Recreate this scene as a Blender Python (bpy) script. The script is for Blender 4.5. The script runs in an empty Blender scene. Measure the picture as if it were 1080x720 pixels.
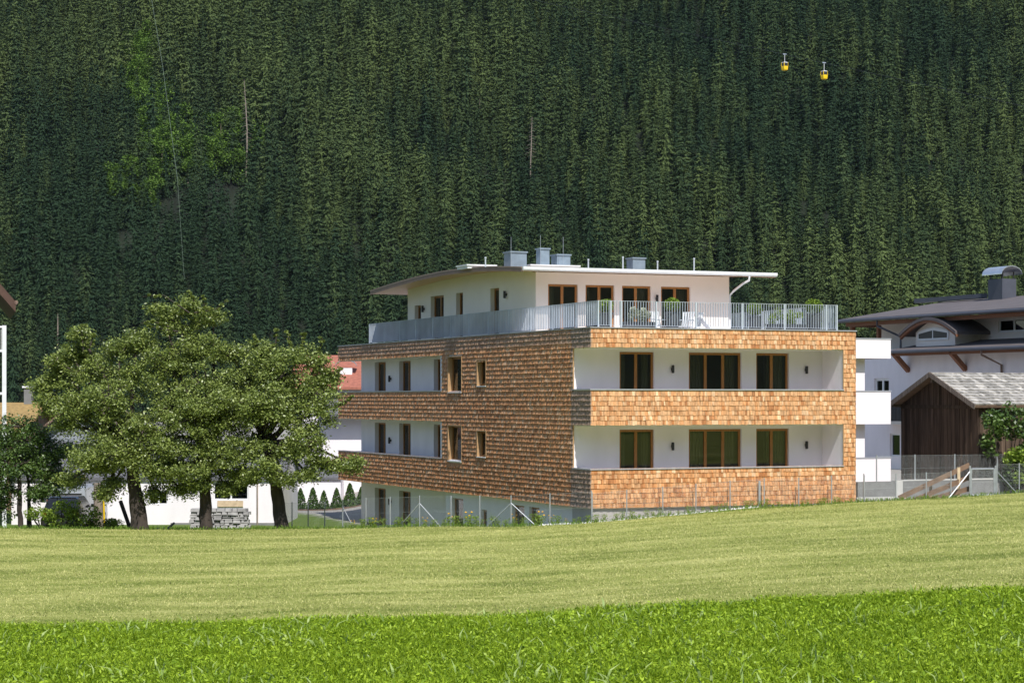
import bpy, math, random
import numpy as np
from mathutils import Vector, Matrix

S = bpy.context.scene
COL = S.collection
R = random.Random(7)
NR = np.random.default_rng(7)
F = 2200.0; HY = 420.0; CX = 540.0; EYE = 4.3
A0 = math.atan2(.3834, .9236)            # direction of the street front
U = Vector((.9236, .3834, 0)).normalized(); V = Vector((-U.y, U.x, 0))
CORNER = Vector((2.867, 76.0, 0))

def P(px, py, Y): return Vector(((px-CX)/F*Y, Y, EYE-(py-HY)/F*Y))
def zof(py, Y): return EYE-(py-HY)/F*Y
def locx(px, yl):      # local x on the house for an image column, given local y
    k = (px-CX)/F; o = CORNER+V*yl
    return (k*o.y-o.x)/(U.x-k*U.y)
def locy(px, xl):
    k = (px-CX)/F; o = CORNER+U*xl
    return (k*o.y-o.x)/(V.x-k*V.y)
def W(x, y, z=0): return CORNER+U*x+V*y+Vector((0, 0, z))

# ---------------------------------------------------------------- materials
def newmat(name):
    m = bpy.data.materials.new(name); m.use_nodes = True
    nt = m.node_tree; b = nt.nodes['Principled BSDF']
    return m, nt, b
def mat(name, col, rough=.7, var=.12, vscale=3., bump=0., bscale=40., metal=0., stretch=(1, 1, 1), spec=.4, col2=None, detail=5):
    m, nt, b = newmat(name)
    N, L = nt.nodes, nt.links
    tc = N.new('ShaderNodeTexCoord'); mp = N.new('ShaderNodeMapping'); mp.inputs['Scale'].default_value = stretch
    L.new(tc.outputs['Object'], mp.inputs['Vector'])
    no = N.new('ShaderNodeTexNoise'); no.inputs['Scale'].default_value = vscale; no.inputs['Detail'].default_value = detail
    L.new(mp.outputs['Vector'], no.inputs['Vector'])
    cr = N.new('ShaderNodeValToRGB')
    c1 = [max(0, c*(1-var)) for c in col]; c2 = [min(1, c*(1+var)) for c in col] if col2 is None else col2
    cr.color_ramp.elements[0].color = (*c1, 1); cr.color_ramp.elements[1].color = (*c2, 1)
    cr.color_ramp.elements[0].position = .3; cr.color_ramp.elements[1].position = .7
    L.new(no.outputs['Fac'], cr.inputs['Fac']); L.new(cr.outputs['Color'], b.inputs['Base Color'])
    b.inputs['Roughness'].default_value = rough; b.inputs['Metallic'].default_value = metal
    b.inputs['Specular IOR Level'].default_value = spec
    if bump:
        n2 = N.new('ShaderNodeTexNoise'); n2.inputs['Scale'].default_value = bscale; n2.inputs['Detail'].default_value = 6
        L.new(mp.outputs['Vector'], n2.inputs['Vector'])
        bp = N.new('ShaderNodeBump'); bp.inputs['Strength'].default_value = bump; bp.inputs['Distance'].default_value = .02
        L.new(n2.outputs['Fac'], bp.inputs['Height']); L.new(bp.outputs['Normal'], b.inputs['Normal'])
    return m
def attrmat(name, rough=.75, streak=(14, 14, 3), amt=.35, spec=.3):
    """base colour from a per-face colour (each shingle or board its own), broken up by grain"""
    m, nt, b = newmat(name); N, L = nt.nodes, nt.links
    at = N.new('ShaderNodeAttribute'); at.attribute_name = 'Col'
    tc = N.new('ShaderNodeTexCoord'); mp = N.new('ShaderNodeMapping'); mp.inputs['Scale'].default_value = streak
    L.new(tc.outputs['Object'], mp.inputs['Vector'])
    no = N.new('ShaderNodeTexNoise'); no.inputs['Scale'].default_value = 1.; no.inputs['Detail'].default_value = 4
    L.new(mp.outputs['Vector'], no.inputs['Vector'])
    mr = N.new('ShaderNodeMapRange'); mr.inputs['To Min'].default_value = 1-amt; mr.inputs['To Max'].default_value = 1+amt
    mr.inputs['From Min'].default_value = .3; mr.inputs['From Max'].default_value = .7
    L.new(no.outputs['Fac'], mr.inputs['Value'])
    mx = N.new('ShaderNodeVectorMath'); mx.operation = 'SCALE'
    L.new(at.outputs['Color'], mx.inputs[0]); L.new(mr.outputs['Result'], mx.inputs['Scale'])
    L.new(mx.outputs['Vector'], b.inputs['Base Color'])
    b.inputs['Roughness'].default_value = rough; b.inputs['Specular IOR Level'].default_value = spec
    return m
def leafmat(name, c1, c2, rough=.5, transl=.25, attr=None, spec=.4, clump=1.3, st=(1, 1, 1), isl=.55, cl=.5):
    m, nt, b = newmat(name); N, L = nt.nodes, nt.links
    g = N.new('ShaderNodeNewGeometry'); tc = N.new('ShaderNodeTexCoord')
    no = N.new('ShaderNodeTexNoise'); no.inputs['Scale'].default_value = clump; no.inputs['Detail'].default_value = 6; no.inputs['Roughness'].default_value = .65
    mp = N.new('ShaderNodeMapping'); mp.inputs['Scale'].default_value = st; mp.inputs['Rotation'].default_value = (0, 0, .06); L.new(tc.outputs['Object'], mp.inputs['Vector']); L.new(mp.outputs['Vector'], no.inputs['Vector'])
    ad = N.new('ShaderNodeMath'); ad.operation = 'MULTIPLY_ADD'; ad.inputs[1].default_value = isl
    L.new(g.outputs['Random Per Island'], ad.inputs[0])
    ml = N.new('ShaderNodeMath'); ml.operation = 'MULTIPLY'; ml.inputs[1].default_value = cl
    if attr:
        at = N.new('ShaderNodeAttribute'); at.attribute_type = 'INSTANCER'; at.attribute_name = attr
        L.new(at.outputs['Fac'], ml.inputs[0]); ad.inputs[1].default_value = .22; ml.inputs[1].default_value = .85
    else:
        L.new(no.outputs['Fac'], ml.inputs[0])
    L.new(ml.outputs[0], ad.inputs[2])
    cr = N.new('ShaderNodeValToRGB'); cr.color_ramp.elements[0].color = (*c1, 1); cr.color_ramp.elements[1].color = (*c2, 1)
    cr.color_ramp.elements[0].position = .15; cr.color_ramp.elements[1].position = .85
    L.new(ad.outputs[0], cr.inputs['Fac']); L.new(cr.outputs['Color'], b.inputs['Base Color'])
    b.inputs['Roughness'].default_value = rough; b.inputs['Specular IOR Level'].default_value = spec
    if transl:
        tr = N.new('ShaderNodeBsdfTranslucent'); L.new(cr.outputs['Color'], tr.inputs['Color'])
        mx = N.new('ShaderNodeMixShader'); mx.inputs['Fac'].default_value = transl
        L.new(b.outputs[0], mx.inputs[1]); L.new(tr.outputs[0], mx.inputs[2])
        L.new(mx.outputs[0], N['Material Output'].inputs['Surface'])
    return m
def glassmat(name, tint=(.66, .68, .62)):
    m, nt, b = newmat(name); N, L = nt.nodes, nt.links
    fr = N.new('ShaderNodeFresnel'); fr.inputs['IOR'].default_value = 1.5
    mu = N.new('ShaderNodeMath'); mu.operation = 'MULTIPLY_ADD'; mu.inputs[1].default_value = 1.3; mu.inputs[2].default_value = .0
    L.new(fr.outputs[0], mu.inputs[0])
    tr = N.new('ShaderNodeBsdfTransparent'); tr.inputs['Color'].default_value = (*tint, 1)
    gl = N.new('ShaderNodeBsdfGlossy'); gl.inputs['Roughness'].default_value = .015
    mx = N.new('ShaderNodeMixShader'); L.new(mu.outputs[0], mx.inputs[0]); L.new(tr.outputs[0], mx.inputs[1]); L.new(gl.outputs[0], mx.inputs[2])
    L.new(mx.outputs[0], N['Material Output'].inputs['Surface'])
    N.remove(b)
    return m

M = {}
M['render'] = mat('white_render', (.80, .757, .778), .9, .05, 1.4, .08, 60, stretch=(1, 1, .35))
M['render_warm'] = mat('cream_render', (.80, .74, .68), .9, .03, 1.0, .08, 60)
M['plinth'] = mat('grey_plinth', (.42, .39, .36), .9, .1, 2)
M['shingle'] = attrmat('larch_shingle')
M['wood_frame'] = mat('oak_frame', (.33, .145, .04), .45, .2, 6, stretch=(8, 8, 1))
M['wood_trim'] = mat('pale_trim', (.42, .26, .13), .6, .15, 5)
M['soffit'] = mat('soffit_board', (.66, .42, .25), .6, .08, 3, stretch=(1, 9, 1))
M['roof_edge'] = mat('brown_roof_edge', (.30, .215, .17), .5, .1, 3)
M['fascia'] = mat('brown_fascia', (.20, .13, .10), .5, .12, 4)
M['zinc'] = mat('zinc_sheet', (.46, .50, .55), .42, .1, 2, metal=.55)
M['zinc_blue'] = mat('blue_zinc', (.25, .31, .37), .45, .12, 4, metal=.3)
M['white_metal'] = mat('white_metal', (.72, .73, .74), .4, .05, 3)
M['rail_metal'] = mat('galvanised_rail', (.50, .55, .60), .45, .12, 1.5, metal=.15)
M['coping'] = mat('grey_coping', (.40, .41, .44), .45, .08, 2, metal=.3)
M['dark'] = mat('dark_metal', (.03, .03, .032), .4, .1, 3)
M['room'] = mat('room_paint', (.45, .40, .32), .9, .1, 1)
M['curtain'] = mat('curtain_cloth', (.42, .38, .30), .9, .1, 3, stretch=(10, 10, 1))
M['glass'] = glassmat('window_glass')
M['slab'] = mat('concrete', (.19, .19, .185), .9, .15, 3, .15, 30)
M['concrete_light'] = mat('pale_concrete', (.50, .49, .46), .9, .08, 3)
M['steel'] = mat('galvanised_steel', (.44, .46, .49), .38, .1, 5, metal=.45)
M['wire'] = mat('wire', (.45, .48, .47), .5, .05, 3, metal=.3)
M['bark'] = mat('bark', (.05, .039, .032), .95, .45, 5, .9, 16, stretch=(1, 1, .35))
M['bark_grey'] = mat('bare_wood', (.25, .205, .165), .9, .25, 2)
M['leaf_fruit'] = leafmat('fruit_leaf', (.07, .115, .02), (.31, .37, .09), .42, .22, spec=.55)
M['leaf_dark'] = leafmat('dark_leaf', (.035, .08, .018), (.13, .20, .04), .42, .22, spec=.5)
M['leaf_bush'] = leafmat('bush_leaf', (.10, .18, .018), (.30, .40, .05), .5, .3)
M['thuja'] = leafmat('thuja_leaf', (.03, .07, .012), (.08, .15, .025), .7, .1)
M['spruce'] = leafmat('spruce_needle', (.022, .044, .021), (.090, .124, .040), .85, .12, attr='tint', spec=.12)
M['broad'] = leafmat('slope_leaf', (.045, .095, .015), (.155, .26, .04), .7, .2, spec=.2, clump=.2)
M['grass_tall'] = leafmat('meadow_blade', (.09, .18, .004), (.33, .45, .02), .55, .35, spec=.25, clump=.5)
M['grass_mown'] = leafmat('stubble_blade', (.11, .155, .016), (.62, .60, .25), .8, .25, spec=.1, clump=1., st=(.24, .62, 1), isl=.4, cl=.85)
M['plank'] = attrmat('weathered_plank', .9, (20, 20, 1.2), .45, .1)
M['roof_shingle'] = attrmat('silver_shingle', .9, (6, 6, 6), .3, .1)
M['roof_brown'] = mat('taupe_roof', (.115, .10, .10), .8, .14, 1.2, .2, 30)
M['roof_red'] = mat('red_tiles', (.33, .12, .08), .8, .25, 5, .3, 20)
M['roof_grey'] = mat('grey_tiles', (.12, .12, .13), .75, .2, 4, .2, 20)
M['beam_dark'] = mat('dark_brown_boards', (.085, .045, .032), .7, .2, 4)
M['orange_tile'] = mat('ochre_tiles', (.30, .20, .075), .8, .25, 5)
M['beam'] = mat('red_brown_beam', (.22, .095, .05), .7, .2, 5, stretch=(4, 4, 1))
M['brown_plank'] = mat('brown_plank', (.19, .12, .08), .85, .25, 5, .2, 30)
M['post_wood'] = mat('raw_post', (.55, .42, .28), .85, .15, 5)
M['stone'] = mat('grey_stone', (.33, .32, .31), .9, .35, 2.5, .5, 14)
M['gravel'] = mat('pale_gravel', (.62, .61, .58), .9, .25, 8, .5, 20)
M['soil'] = mat('soil', (.14, .09, .06), .95, .3, 4, .4, 10)
M['pot'] = mat('slate_pot', (.07, .075, .085), .5, .1, 3)
M['red'] = mat('red_petals', (.6, .03, .02), .7, .2, 9)
M['yellow_petal'] = mat('yellow_petals', (.85, .45, .03), .7, .15, 9)
M['yellow'] = mat('yellow_paint', (.80, .52, .01), .35, .06, 2)
M['black_paint'] = mat('black_car_paint', (.012, .013, .015), .15, .1, 2, spec=.6)
M['silver_paint'] = mat('silver_car_paint', (.45, .47, .50), .3, .05, 2, metal=.4)
M['tyre'] = mat('tyre_rubber', (.02, .02, .02), .85, .1, 5)
M['lamp_orange'] = mat('orange_lens', (.75, .12, .02), .3, .1, 4)
M['cable'] = mat('cable_grey', (.22, .28, .22), .6, .1, 3)
M['cowl'] = mat('steel_cowl', (.62, .64, .68), .25, .05, 2, metal=.7)
M['slate_box'] = mat('slate_cladding', (.075, .08, .10), .5, .1, 2)
M['blue_glass'] = glassmat('dim_glass', (.35, .45, .45))

# ---------------------------------------------------------------- mesh builder
class MB:
    def __init__(s): s.v = []; s.f = []; s.c = []
    def add(s, vs, fs, c=None):
        b = len(s.v); s.v.extend([tuple(p) for p in vs]); s.f.extend([tuple(b+i for i in f) for f in fs]); s.c.extend([c]*len(fs)); return s
    def box(s, x0, y0, z0, x1, y1, z1, c=None):
        if x0 > x1: x0, x1 = x1, x0
        if y0 > y1: y0, y1 = y1, y0
        if z0 > z1: z0, z1 = z1, z0
        return s.add([(x0,y0,z0),(x1,y0,z0),(x1,y1,z0),(x0,y1,z0),(x0,y0,z1),(x1,y0,z1),(x1,y1,z1),(x0,y1,z1)],
              [(0,3,2,1),(4,5,6,7),(0,1,5,4),(1,2,6,5),(2,3,7,6),(3,0,4,7)], c)
    def bar(s, a, b, w, h=None, up=(0, 0, 1), c=None):
        """rectangular bar from a to b, w across, h along up"""
        a = Vector(a); b = Vector(b); h = h or w
        d = (b-a).normalized(); up = Vector(up)
        if abs(d.dot(up)) > .98: up = Vector((1, 0, 0))
        x = d.cross(up).normalized(); y = x.cross(d)
        q = []
        for p in (a, b):
            for sx, sy in ((-1,-1),(1,-1),(1,1),(-1,1)): q.append(p+x*sx*w/2+y*sy*h/2)
        return s.add(q, [(0,1,2,3),(7,6,5,4),(0,4,5,1),(1,5,6,2),(2,6,7,3),(3,7,4,0)], c)
    def tube(s, pts, rs, n=8, c=None, caps=True):
        pts = [Vector(p) for p in pts]
        if not hasattr(rs, '__len__'): rs = [rs]*len(pts)
        rings = []; prev = None
        for i, p in enumerate(pts):
            d = (pts[min(i+1, len(pts)-1)]-pts[max(i-1, 0)]).normalized()
            if prev is None:
                x = d.cross(Vector((0, 0, 1)) if abs(d.z) < .9 else Vector((1, 0, 0))).normalized()
            else:
                x = (prev-d*prev.dot(d)).normalized()
            prev = x; y = d.cross(x)
            rings.append([p+(x*math.cos(2*math.pi*k/n)+y*math.sin(2*math.pi*k/n))*rs[i] for k in range(n)])
        vs = [q for r in rings for q in r]; fs = []
        for i in range(len(pts)-1):
            for k in range(n):
                fs.append((i*n+k, i*n+(k+1) % n, (i+1)*n+(k+1) % n, (i+1)*n+k))
        if caps: fs.append(tuple(range(n))[::-1]); fs.append(tuple((len(pts)-1)*n+k for k in range(n)))
        return s.add(vs, fs, c)
    def lathe(s, prof, cx=0, cy=0, n=16, c=None):
        vs = []; fs = []
        for r, z in prof:
            for k in range(n):
                a = 2*math.pi*k/n; vs.append((cx+r*math.cos(a), cy+r*math.sin(a), z))
        m = len(prof)
        for i in range(m-1):
            for k in range(n): fs.append((i*n+k, i*n+(k+1) % n, (i+1)*n+(k+1) % n, (i+1)*n+k))
        fs.append(tuple(range(n))[::-1]); fs.append(tuple((m-1)*n+k for k in range(n)))
        return s.add(vs, fs, c)
    def prism(s, poly, axis, a, b, c=None):
        """polygon given in the two other axes, extruded along axis from a to b"""
        def mk(p, t):
            if axis == 'x': return (t, p[0], p[1])
            if axis == 'y': return (p[0], t, p[1])
            return (p[0], p[1], t)
        n = len(poly); vs = [mk(p, a) for p in poly]+[mk(p, b) for p in poly]
        fs = [tuple(range(n))[::-1], tuple(range(n, 2*n))]+[(i, (i+1) % n, n+(i+1) % n, n+i) for i in range(n)]
        return s.add(vs, fs, c)
    def build(s, name, m, parent=None, smooth=False):
        me = bpy.data.meshes.new(name); me.from_pydata(s.v, [], s.f)
        if any(c is not None for c in s.c):
            at = me.attributes.new('Col', 'FLOAT_COLOR', 'FACE')
            at.data.foreach_set('color', [k for c in s.c for k in (*(c or (1, 1, 1)), 1.)])
        me.materials.append(m); me.validate()
        import bmesh
        bm = bmesh.new(); bm.from_mesh(me); bmesh.ops.recalc_face_normals(bm, faces=bm.faces); bm.to_mesh(me); bm.free()
        if smooth: me.polygons.foreach_set('use_smooth', [True]*len(me.polygons))
        o = bpy.data.objects.new(name, me); COL.objects.link(o)
        if parent: o.parent = parent
        return o
def npmesh(name, v, k, m, parent=None, smooth=False, at=None):
    """v: (n*k,3) array, n separate k-gons"""
    v = np.asarray(v, dtype=np.float32).reshape(-1, 3); n = len(v)//k
    me = bpy.data.meshes.new(name)
    me.vertices.add(len(v)); me.vertices.foreach_set('co', v.ravel())
    me.loops.add(len(v)); me.loops.foreach_set('vertex_index', np.arange(len(v), dtype=np.int32))
    me.polygons.add(n); me.polygons.foreach_set('loop_start', np.arange(0, len(v), k, dtype=np.int32))
    me.update(calc_edges=True); me.validate()
    me.materials.append(m)
    o = bpy.data.objects.new(name, me); COL.objects.link(o)
    if parent: o.parent = parent
    return o
def gridmesh(name, xs, ys, zf, m, attrs=None, smooth=True):
    X, Y = np.meshgrid(xs, ys); Z = zf(X, Y)
    nx, ny = len(xs), len(ys)
    v = np.stack([X, Y, Z], -1).reshape(-1, 3)
    idx = np.arange(nx*ny).reshape(ny, nx)
    f = np.stack([idx[:-1, :-1], idx[:-1, 1:], idx[1:, 1:], idx[1:, :-1]], -1).reshape(-1, 4)
    me = bpy.data.meshes.new(name)
    me.vertices.add(len(v)); me.vertices.foreach_set('co', v.astype(np.float32).ravel())
    me.loops.add(f.size); me.loops.foreach_set('vertex_index', f.astype(np.int32).ravel())
    me.polygons.add(len(f)); me.polygons.foreach_set('loop_start', np.arange(0, f.size, 4, dtype=np.int32))
    me.update(calc_edges=True); me.validate()
    if smooth: me.polygons.foreach_set('use_smooth', np.ones(len(f), dtype=bool))
    for k, fn in (attrs or {}).items():
        a = me.attributes.new(k, 'FLOAT', 'POINT'); a.data.foreach_set('value', fn(X, Y).astype(np.float32).ravel())
    me.materials.append(m)
    o = bpy.data.objects.new(name, me); COL.objects.link(o); return o
def tag(o, label=None, cat=None, group=None, kind=None):
    if label: o['label'] = label
    if cat: o['category'] = cat
    if group: o['group'] = group
    if kind: o['kind'] = kind
    return o
def thing(name, label, cat, loc=(0, 0, 0), rz=0, group=None):
    o = bpy.data.objects.new(name, None); COL.objects.link(o); o.empty_display_size = .3
    o.location = loc; o.rotation_euler = (0, 0, rz)
    return tag(o, label, cat, group)
def dup(root, loc=None, rz=None, label=None, scale=None):
    r = root.copy(); COL.objects.link(r)
    if loc is not None: r.location = loc
    if rz is not None: r.rotation_euler = (0, 0, rz)
    if scale is not None: r.scale = (scale,)*3 if not hasattr(scale, '__len__') else scale
    if label: r['label'] = label
    for ch in list(root.children):
        c = ch.copy(); COL.objects.link(c); c.parent = r
        for g in list(ch.children):
            d = g.copy(); COL.objects.link(d); d.parent = c
    return r

# ---------------------------------------------------------------- noise for terrain
def vnoise(X, Y, seed=0):
    xi = np.floor(X).astype(np.int64); yi = np.floor(Y).astype(np.int64); fx = X-xi; fy = Y-yi
    fx = fx*fx*(3-2*fx); fy = fy*fy*(3-2*fy)
    def h(a, b):
        n = (a*374761393+b*668265263+seed*1442695) & 0x7fffffff
        n = ((n ^ (n >> 13))*1274126177) & 0x7fffffff
        return ((n ^ (n >> 16)) & 0xffff)/65535.
    return (h(xi, yi)*(1-fx)+h(xi+1, yi)*fx)*(1-fy)+(h(xi, yi+1)*(1-fx)+h(xi+1, yi+1)*fx)*fy
def fbm(X, Y, seed=0, o=4):
    r = 0; a = .5
    for i in range(o): r = r+a*vnoise(X*2**i, Y*2**i, seed+i); a *= .5
    return r

# ---------------------------------------------------------------- ground
EDGE = [(-600, 80, 557), (0, 80, 557), (200, 80, 558.5), (380, 79, 557), (440, 78, 555), (540, 76, 555.5), (620, 75, 551.5), (700, 76.3, 544.3), (800, 77.9, 537), (903, 79.4, 529.7), (1000, 80.6, 525), (1080, 81.4, 519), (1400, 84, 508)]
EX = np.array([(a-CX)/F*b for a, b, c in EDGE]); EYY = np.array([b for a, b, c in EDGE]); EZ = np.array([zof(c, b) for a, b, c in EDGE])
def ss(a, b, x): t = np.clip((x-a)/(b-a), 0, 1); return t*t*(3-2*t)
def ground(X, Y):
    X = np.asarray(X, dtype=float); Y = np.asarray(Y, dtype=float)
    ye = np.interp(X, EX, EYY); ze = np.interp(X, EX, EZ)
    near = ze+.016*(ye-Y)+.10*(fbm(X*.12, Y*.2, 3)-.45)*ss(0, 12, ye-Y)
    d = Y-ye
    side = (X-CORNER.x)*U.x+(Y-CORNER.y)*U.y       # along the street front: <0 is left of the house
    left = ze+(-1.7-ze)*ss(-6, 21, d)*1.0
    pit = ss(-6.5, -2.5, side)*ss(.3, 2.5, d)
    left = left*(1-pit)+(-1.75)*pit
    right = np.where(X > 10, ze, .3)-0*d
    wr = ss(2, 11, side)
    far = left*(1-wr)+np.minimum(right, .5)*wr
    far = far*(1-ss(110, 200, Y))+(-1.5)*ss(110, 200, Y)
    far = far+(ze-(ze+(-1.7-ze)*float(ss(-6, 21, np.array(0.)))))*(1-wr)*(1-ss(0, 3, d))*(1-pit)
    return np.where(d < 0, near, far)
def gz(x, y): return float(ground(np.array([x]), np.array([y]))[0])

def bound_y(X):      # line between the uncut sward and the mown field
    return 38.2-.10*X+.35*np.sin(X*.9)*.5
def fieldmat():
    m, nt, b = newmat('meadow_soil'); N, L = nt.nodes, nt.links
    tc = N.new('ShaderNodeTexCoord')
    def noise(scale, st, det=5, rough=.6):
        mp = N.new('ShaderNodeMapping'); mp.inputs['Scale'].default_value = st; mp.inputs['Rotation'].default_value = (0, 0, .06)
        L.new(tc.outputs['Object'], mp.inputs['Vector'])
        n = N.new('ShaderNodeTexNoise'); n.inputs['Scale'].default_value = scale; n.inputs['Detail'].default_value = det; n.inputs['Roughness'].default_value = rough
        L.new(mp.outputs['Vector'], n.inputs['Vector']); return n
    a = noise(1., (.24, .62, 1), 7, .7); f = noise(14, (1, 1, 1), 8, .8)
    ad = N.new('ShaderNodeMath'); ad.operation = 'MULTIPLY_ADD'; ad.inputs[1].default_value = .5
    mu = N.new('ShaderNodeMath'); mu.operation = 'MULTIPLY'; mu.inputs[1].default_value = .5
    L.new(f.outputs['Fac'], mu.inputs[0]); L.new(a.outputs['Fac'], ad.inputs[0]); L.new(mu.outputs[0], ad.inputs[2])
    cr = N.new('ShaderNodeValToRGB'); e = cr.color_ramp.elements
    e[0].position = .40; e[0].color = (.13, .175, .028, 1); e[1].position = .60; e[1].color = (.48, .475, .17, 1)
    x = e.new(.5); x.color = (.29, .32, .075, 1)
    L.new(ad.outputs[0], cr.inputs['Fac'])
    g = noise(3, (1, 1, 1)); cg = N.new('ShaderNodeValToRGB'); cg.color_ramp.elements[0].color = (.05, .11, .012, 1); cg.color_ramp.elements[1].color = (.14, .20, .02, 1)
    L.new(g.outputs['Fac'], cg.inputs['Fac'])
    la = noise(1.2, (1, 1, 1)); cl = N.new('ShaderNodeValToRGB'); cl.color_ramp.elements[0].color = (.08, .13, .03, 1); cl.color_ramp.elements[1].color = (.14, .19, .05, 1)
    L.new(la.outputs['Fac'], cl.inputs['Fac'])
    z1 = N.new('ShaderNodeAttribute'); z1.attribute_name = 'tall'; z2 = N.new('ShaderNodeAttribute'); z2.attribute_name = 'lawn'
    m1 = N.new('ShaderNodeMix'); m1.data_type = 'RGBA'; m2 = N.new('ShaderNodeMix'); m2.data_type = 'RGBA'
    L.new(z1.outputs['Fac'], m1.inputs[0]); L.new(cr.outputs[0], m1.inputs[6]); L.new(cg.outputs[0], m1.inputs[7])
    L.new(z2.outputs['Fac'], m2.inputs[0]); L.new(m1.outputs[2], m2.inputs[6]); L.new(cl.outputs[0], m2.inputs[7])
    z3 = N.new('ShaderNodeAttribute'); z3.attribute_name = 'bounce_grey'
    m3 = N.new('ShaderNodeMix'); m3.data_type = 'RGBA'; cp = N.new('ShaderNodeValToRGB'); cp.color_ramp.elements[0].color = (.20, .185, .165, 1); cp.color_ramp.elements[1].color = (.42, .40, .37, 1)
    L.new(f.outputs['Fac'], cp.inputs['Fac']); L.new(z3.outputs['Fac'], m3.inputs[0]); L.new(m2.outputs[2], m3.inputs[6]); L.new(cp.outputs[0], m3.inputs[7])
    L.new(m3.outputs[2], b.inputs['Base Color']); b.inputs['Roughness'].default_value = .95; b.inputs['Specular IOR Level'].default_value = .1
    bp = N.new('ShaderNodeBump'); bp.inputs['Strength'].default_value = .8; bp.inputs['Distance'].default_value = .06
    L.new(f.outputs['Fac'], bp.inputs['Height']); L.new(bp.outputs[0], b.inputs['Normal'])
    return m
xs = np.concatenate([np.linspace(-900, -60, 22)[:-1], np.linspace(-60, -28, 17)[:-1], np.linspace(-28, 30, 117), np.linspace(30, 60, 16)[1:], np.linspace(60, 900, 22)[1:]])
ys = np.concatenate([np.linspace(-700, 0, 18)[:-1], np.linspace(0, 20, 11)[:-1], np.linspace(20, 72, 80)[:-1], np.linspace(72, 100, 85)[:-1], np.linspace(100, 140, 30)[:-1], np.linspace(140, 600, 36)])
tag(gridmesh('meadow', xs, ys, ground, fieldmat(), {
    'tall': lambda X, Y: 1-ss(-.3, .3, Y-bound_y(X)),
    'bounce_grey': lambda X, Y: ss(.3, .9, Y-np.interp(X, EX, EYY))*ss(.0, .2, (X-CORNER.x)*U.x+(Y-CORNER.y)*U.y),  # grey ground zone added so less green bounces onto the white walls
    'lawn': lambda X, Y: ss(-.2, .4, Y-np.interp(X, EX, EYY))}), kind='structure')

# ---------------------------------------------------------------- mountain
def mount(X, Y):
    X = np.asarray(X, dtype=float); Y = np.asarray(Y, dtype=float)
    up = np.maximum(0, Y-520-25*(fbm(X*.01, X*0+3, 9)-.5))
    h = up*.62
    g = (X+.75*Y)*.0125+.35*fbm(X*.008, Y*.008, 13)
    gul = (1-np.abs(2*fbm(g, Y*.0015, 21, 3)*2-2*.95))
    h = h+(gul*15-9)*ss(0, 120, up)+10*(fbm(X*.03, Y*.03, 5)-.5)*ss(0, 60, up)
    return h-2.5
mx = np.linspace(-620, 620, 156); my = np.concatenate([np.linspace(505, 930, 120)])
tag(gridmesh('mountain', mx, my, mount, mat('forest_floor', (.007, .012, .005), .95, .5, .08)), kind='structure')
# the other side of the valley, behind the camera (seen only in the window panes)
def back(X, Y):
    r = np.minimum(np.maximum(0, -Y-250), 480); return r*.55+30*(fbm(X*.008, Y*.008, 30)-.5)*ss(0, 150, r)-4
tag(gridmesh('opposite_hills', np.linspace(-900, 1300, 60), np.linspace(-1100, -230, 30), back, mat('opposite_wood', (.035, .05, .02), .95, .5, .03)), kind='structure')
def back2(X, Y):
    r = np.minimum(np.maximum(0, X-420), 500); return r*.5-4+25*(fbm(X*.008, Y*.008, 33)-.5)*ss(0, 150, r)
tag(gridmesh('valley_side', np.linspace(400, 1200, 40), np.linspace(-1000, 300, 50), back2, mat('valley_wood', (.035, .05, .02), .95, .5, .03)), kind='structure')

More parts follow.
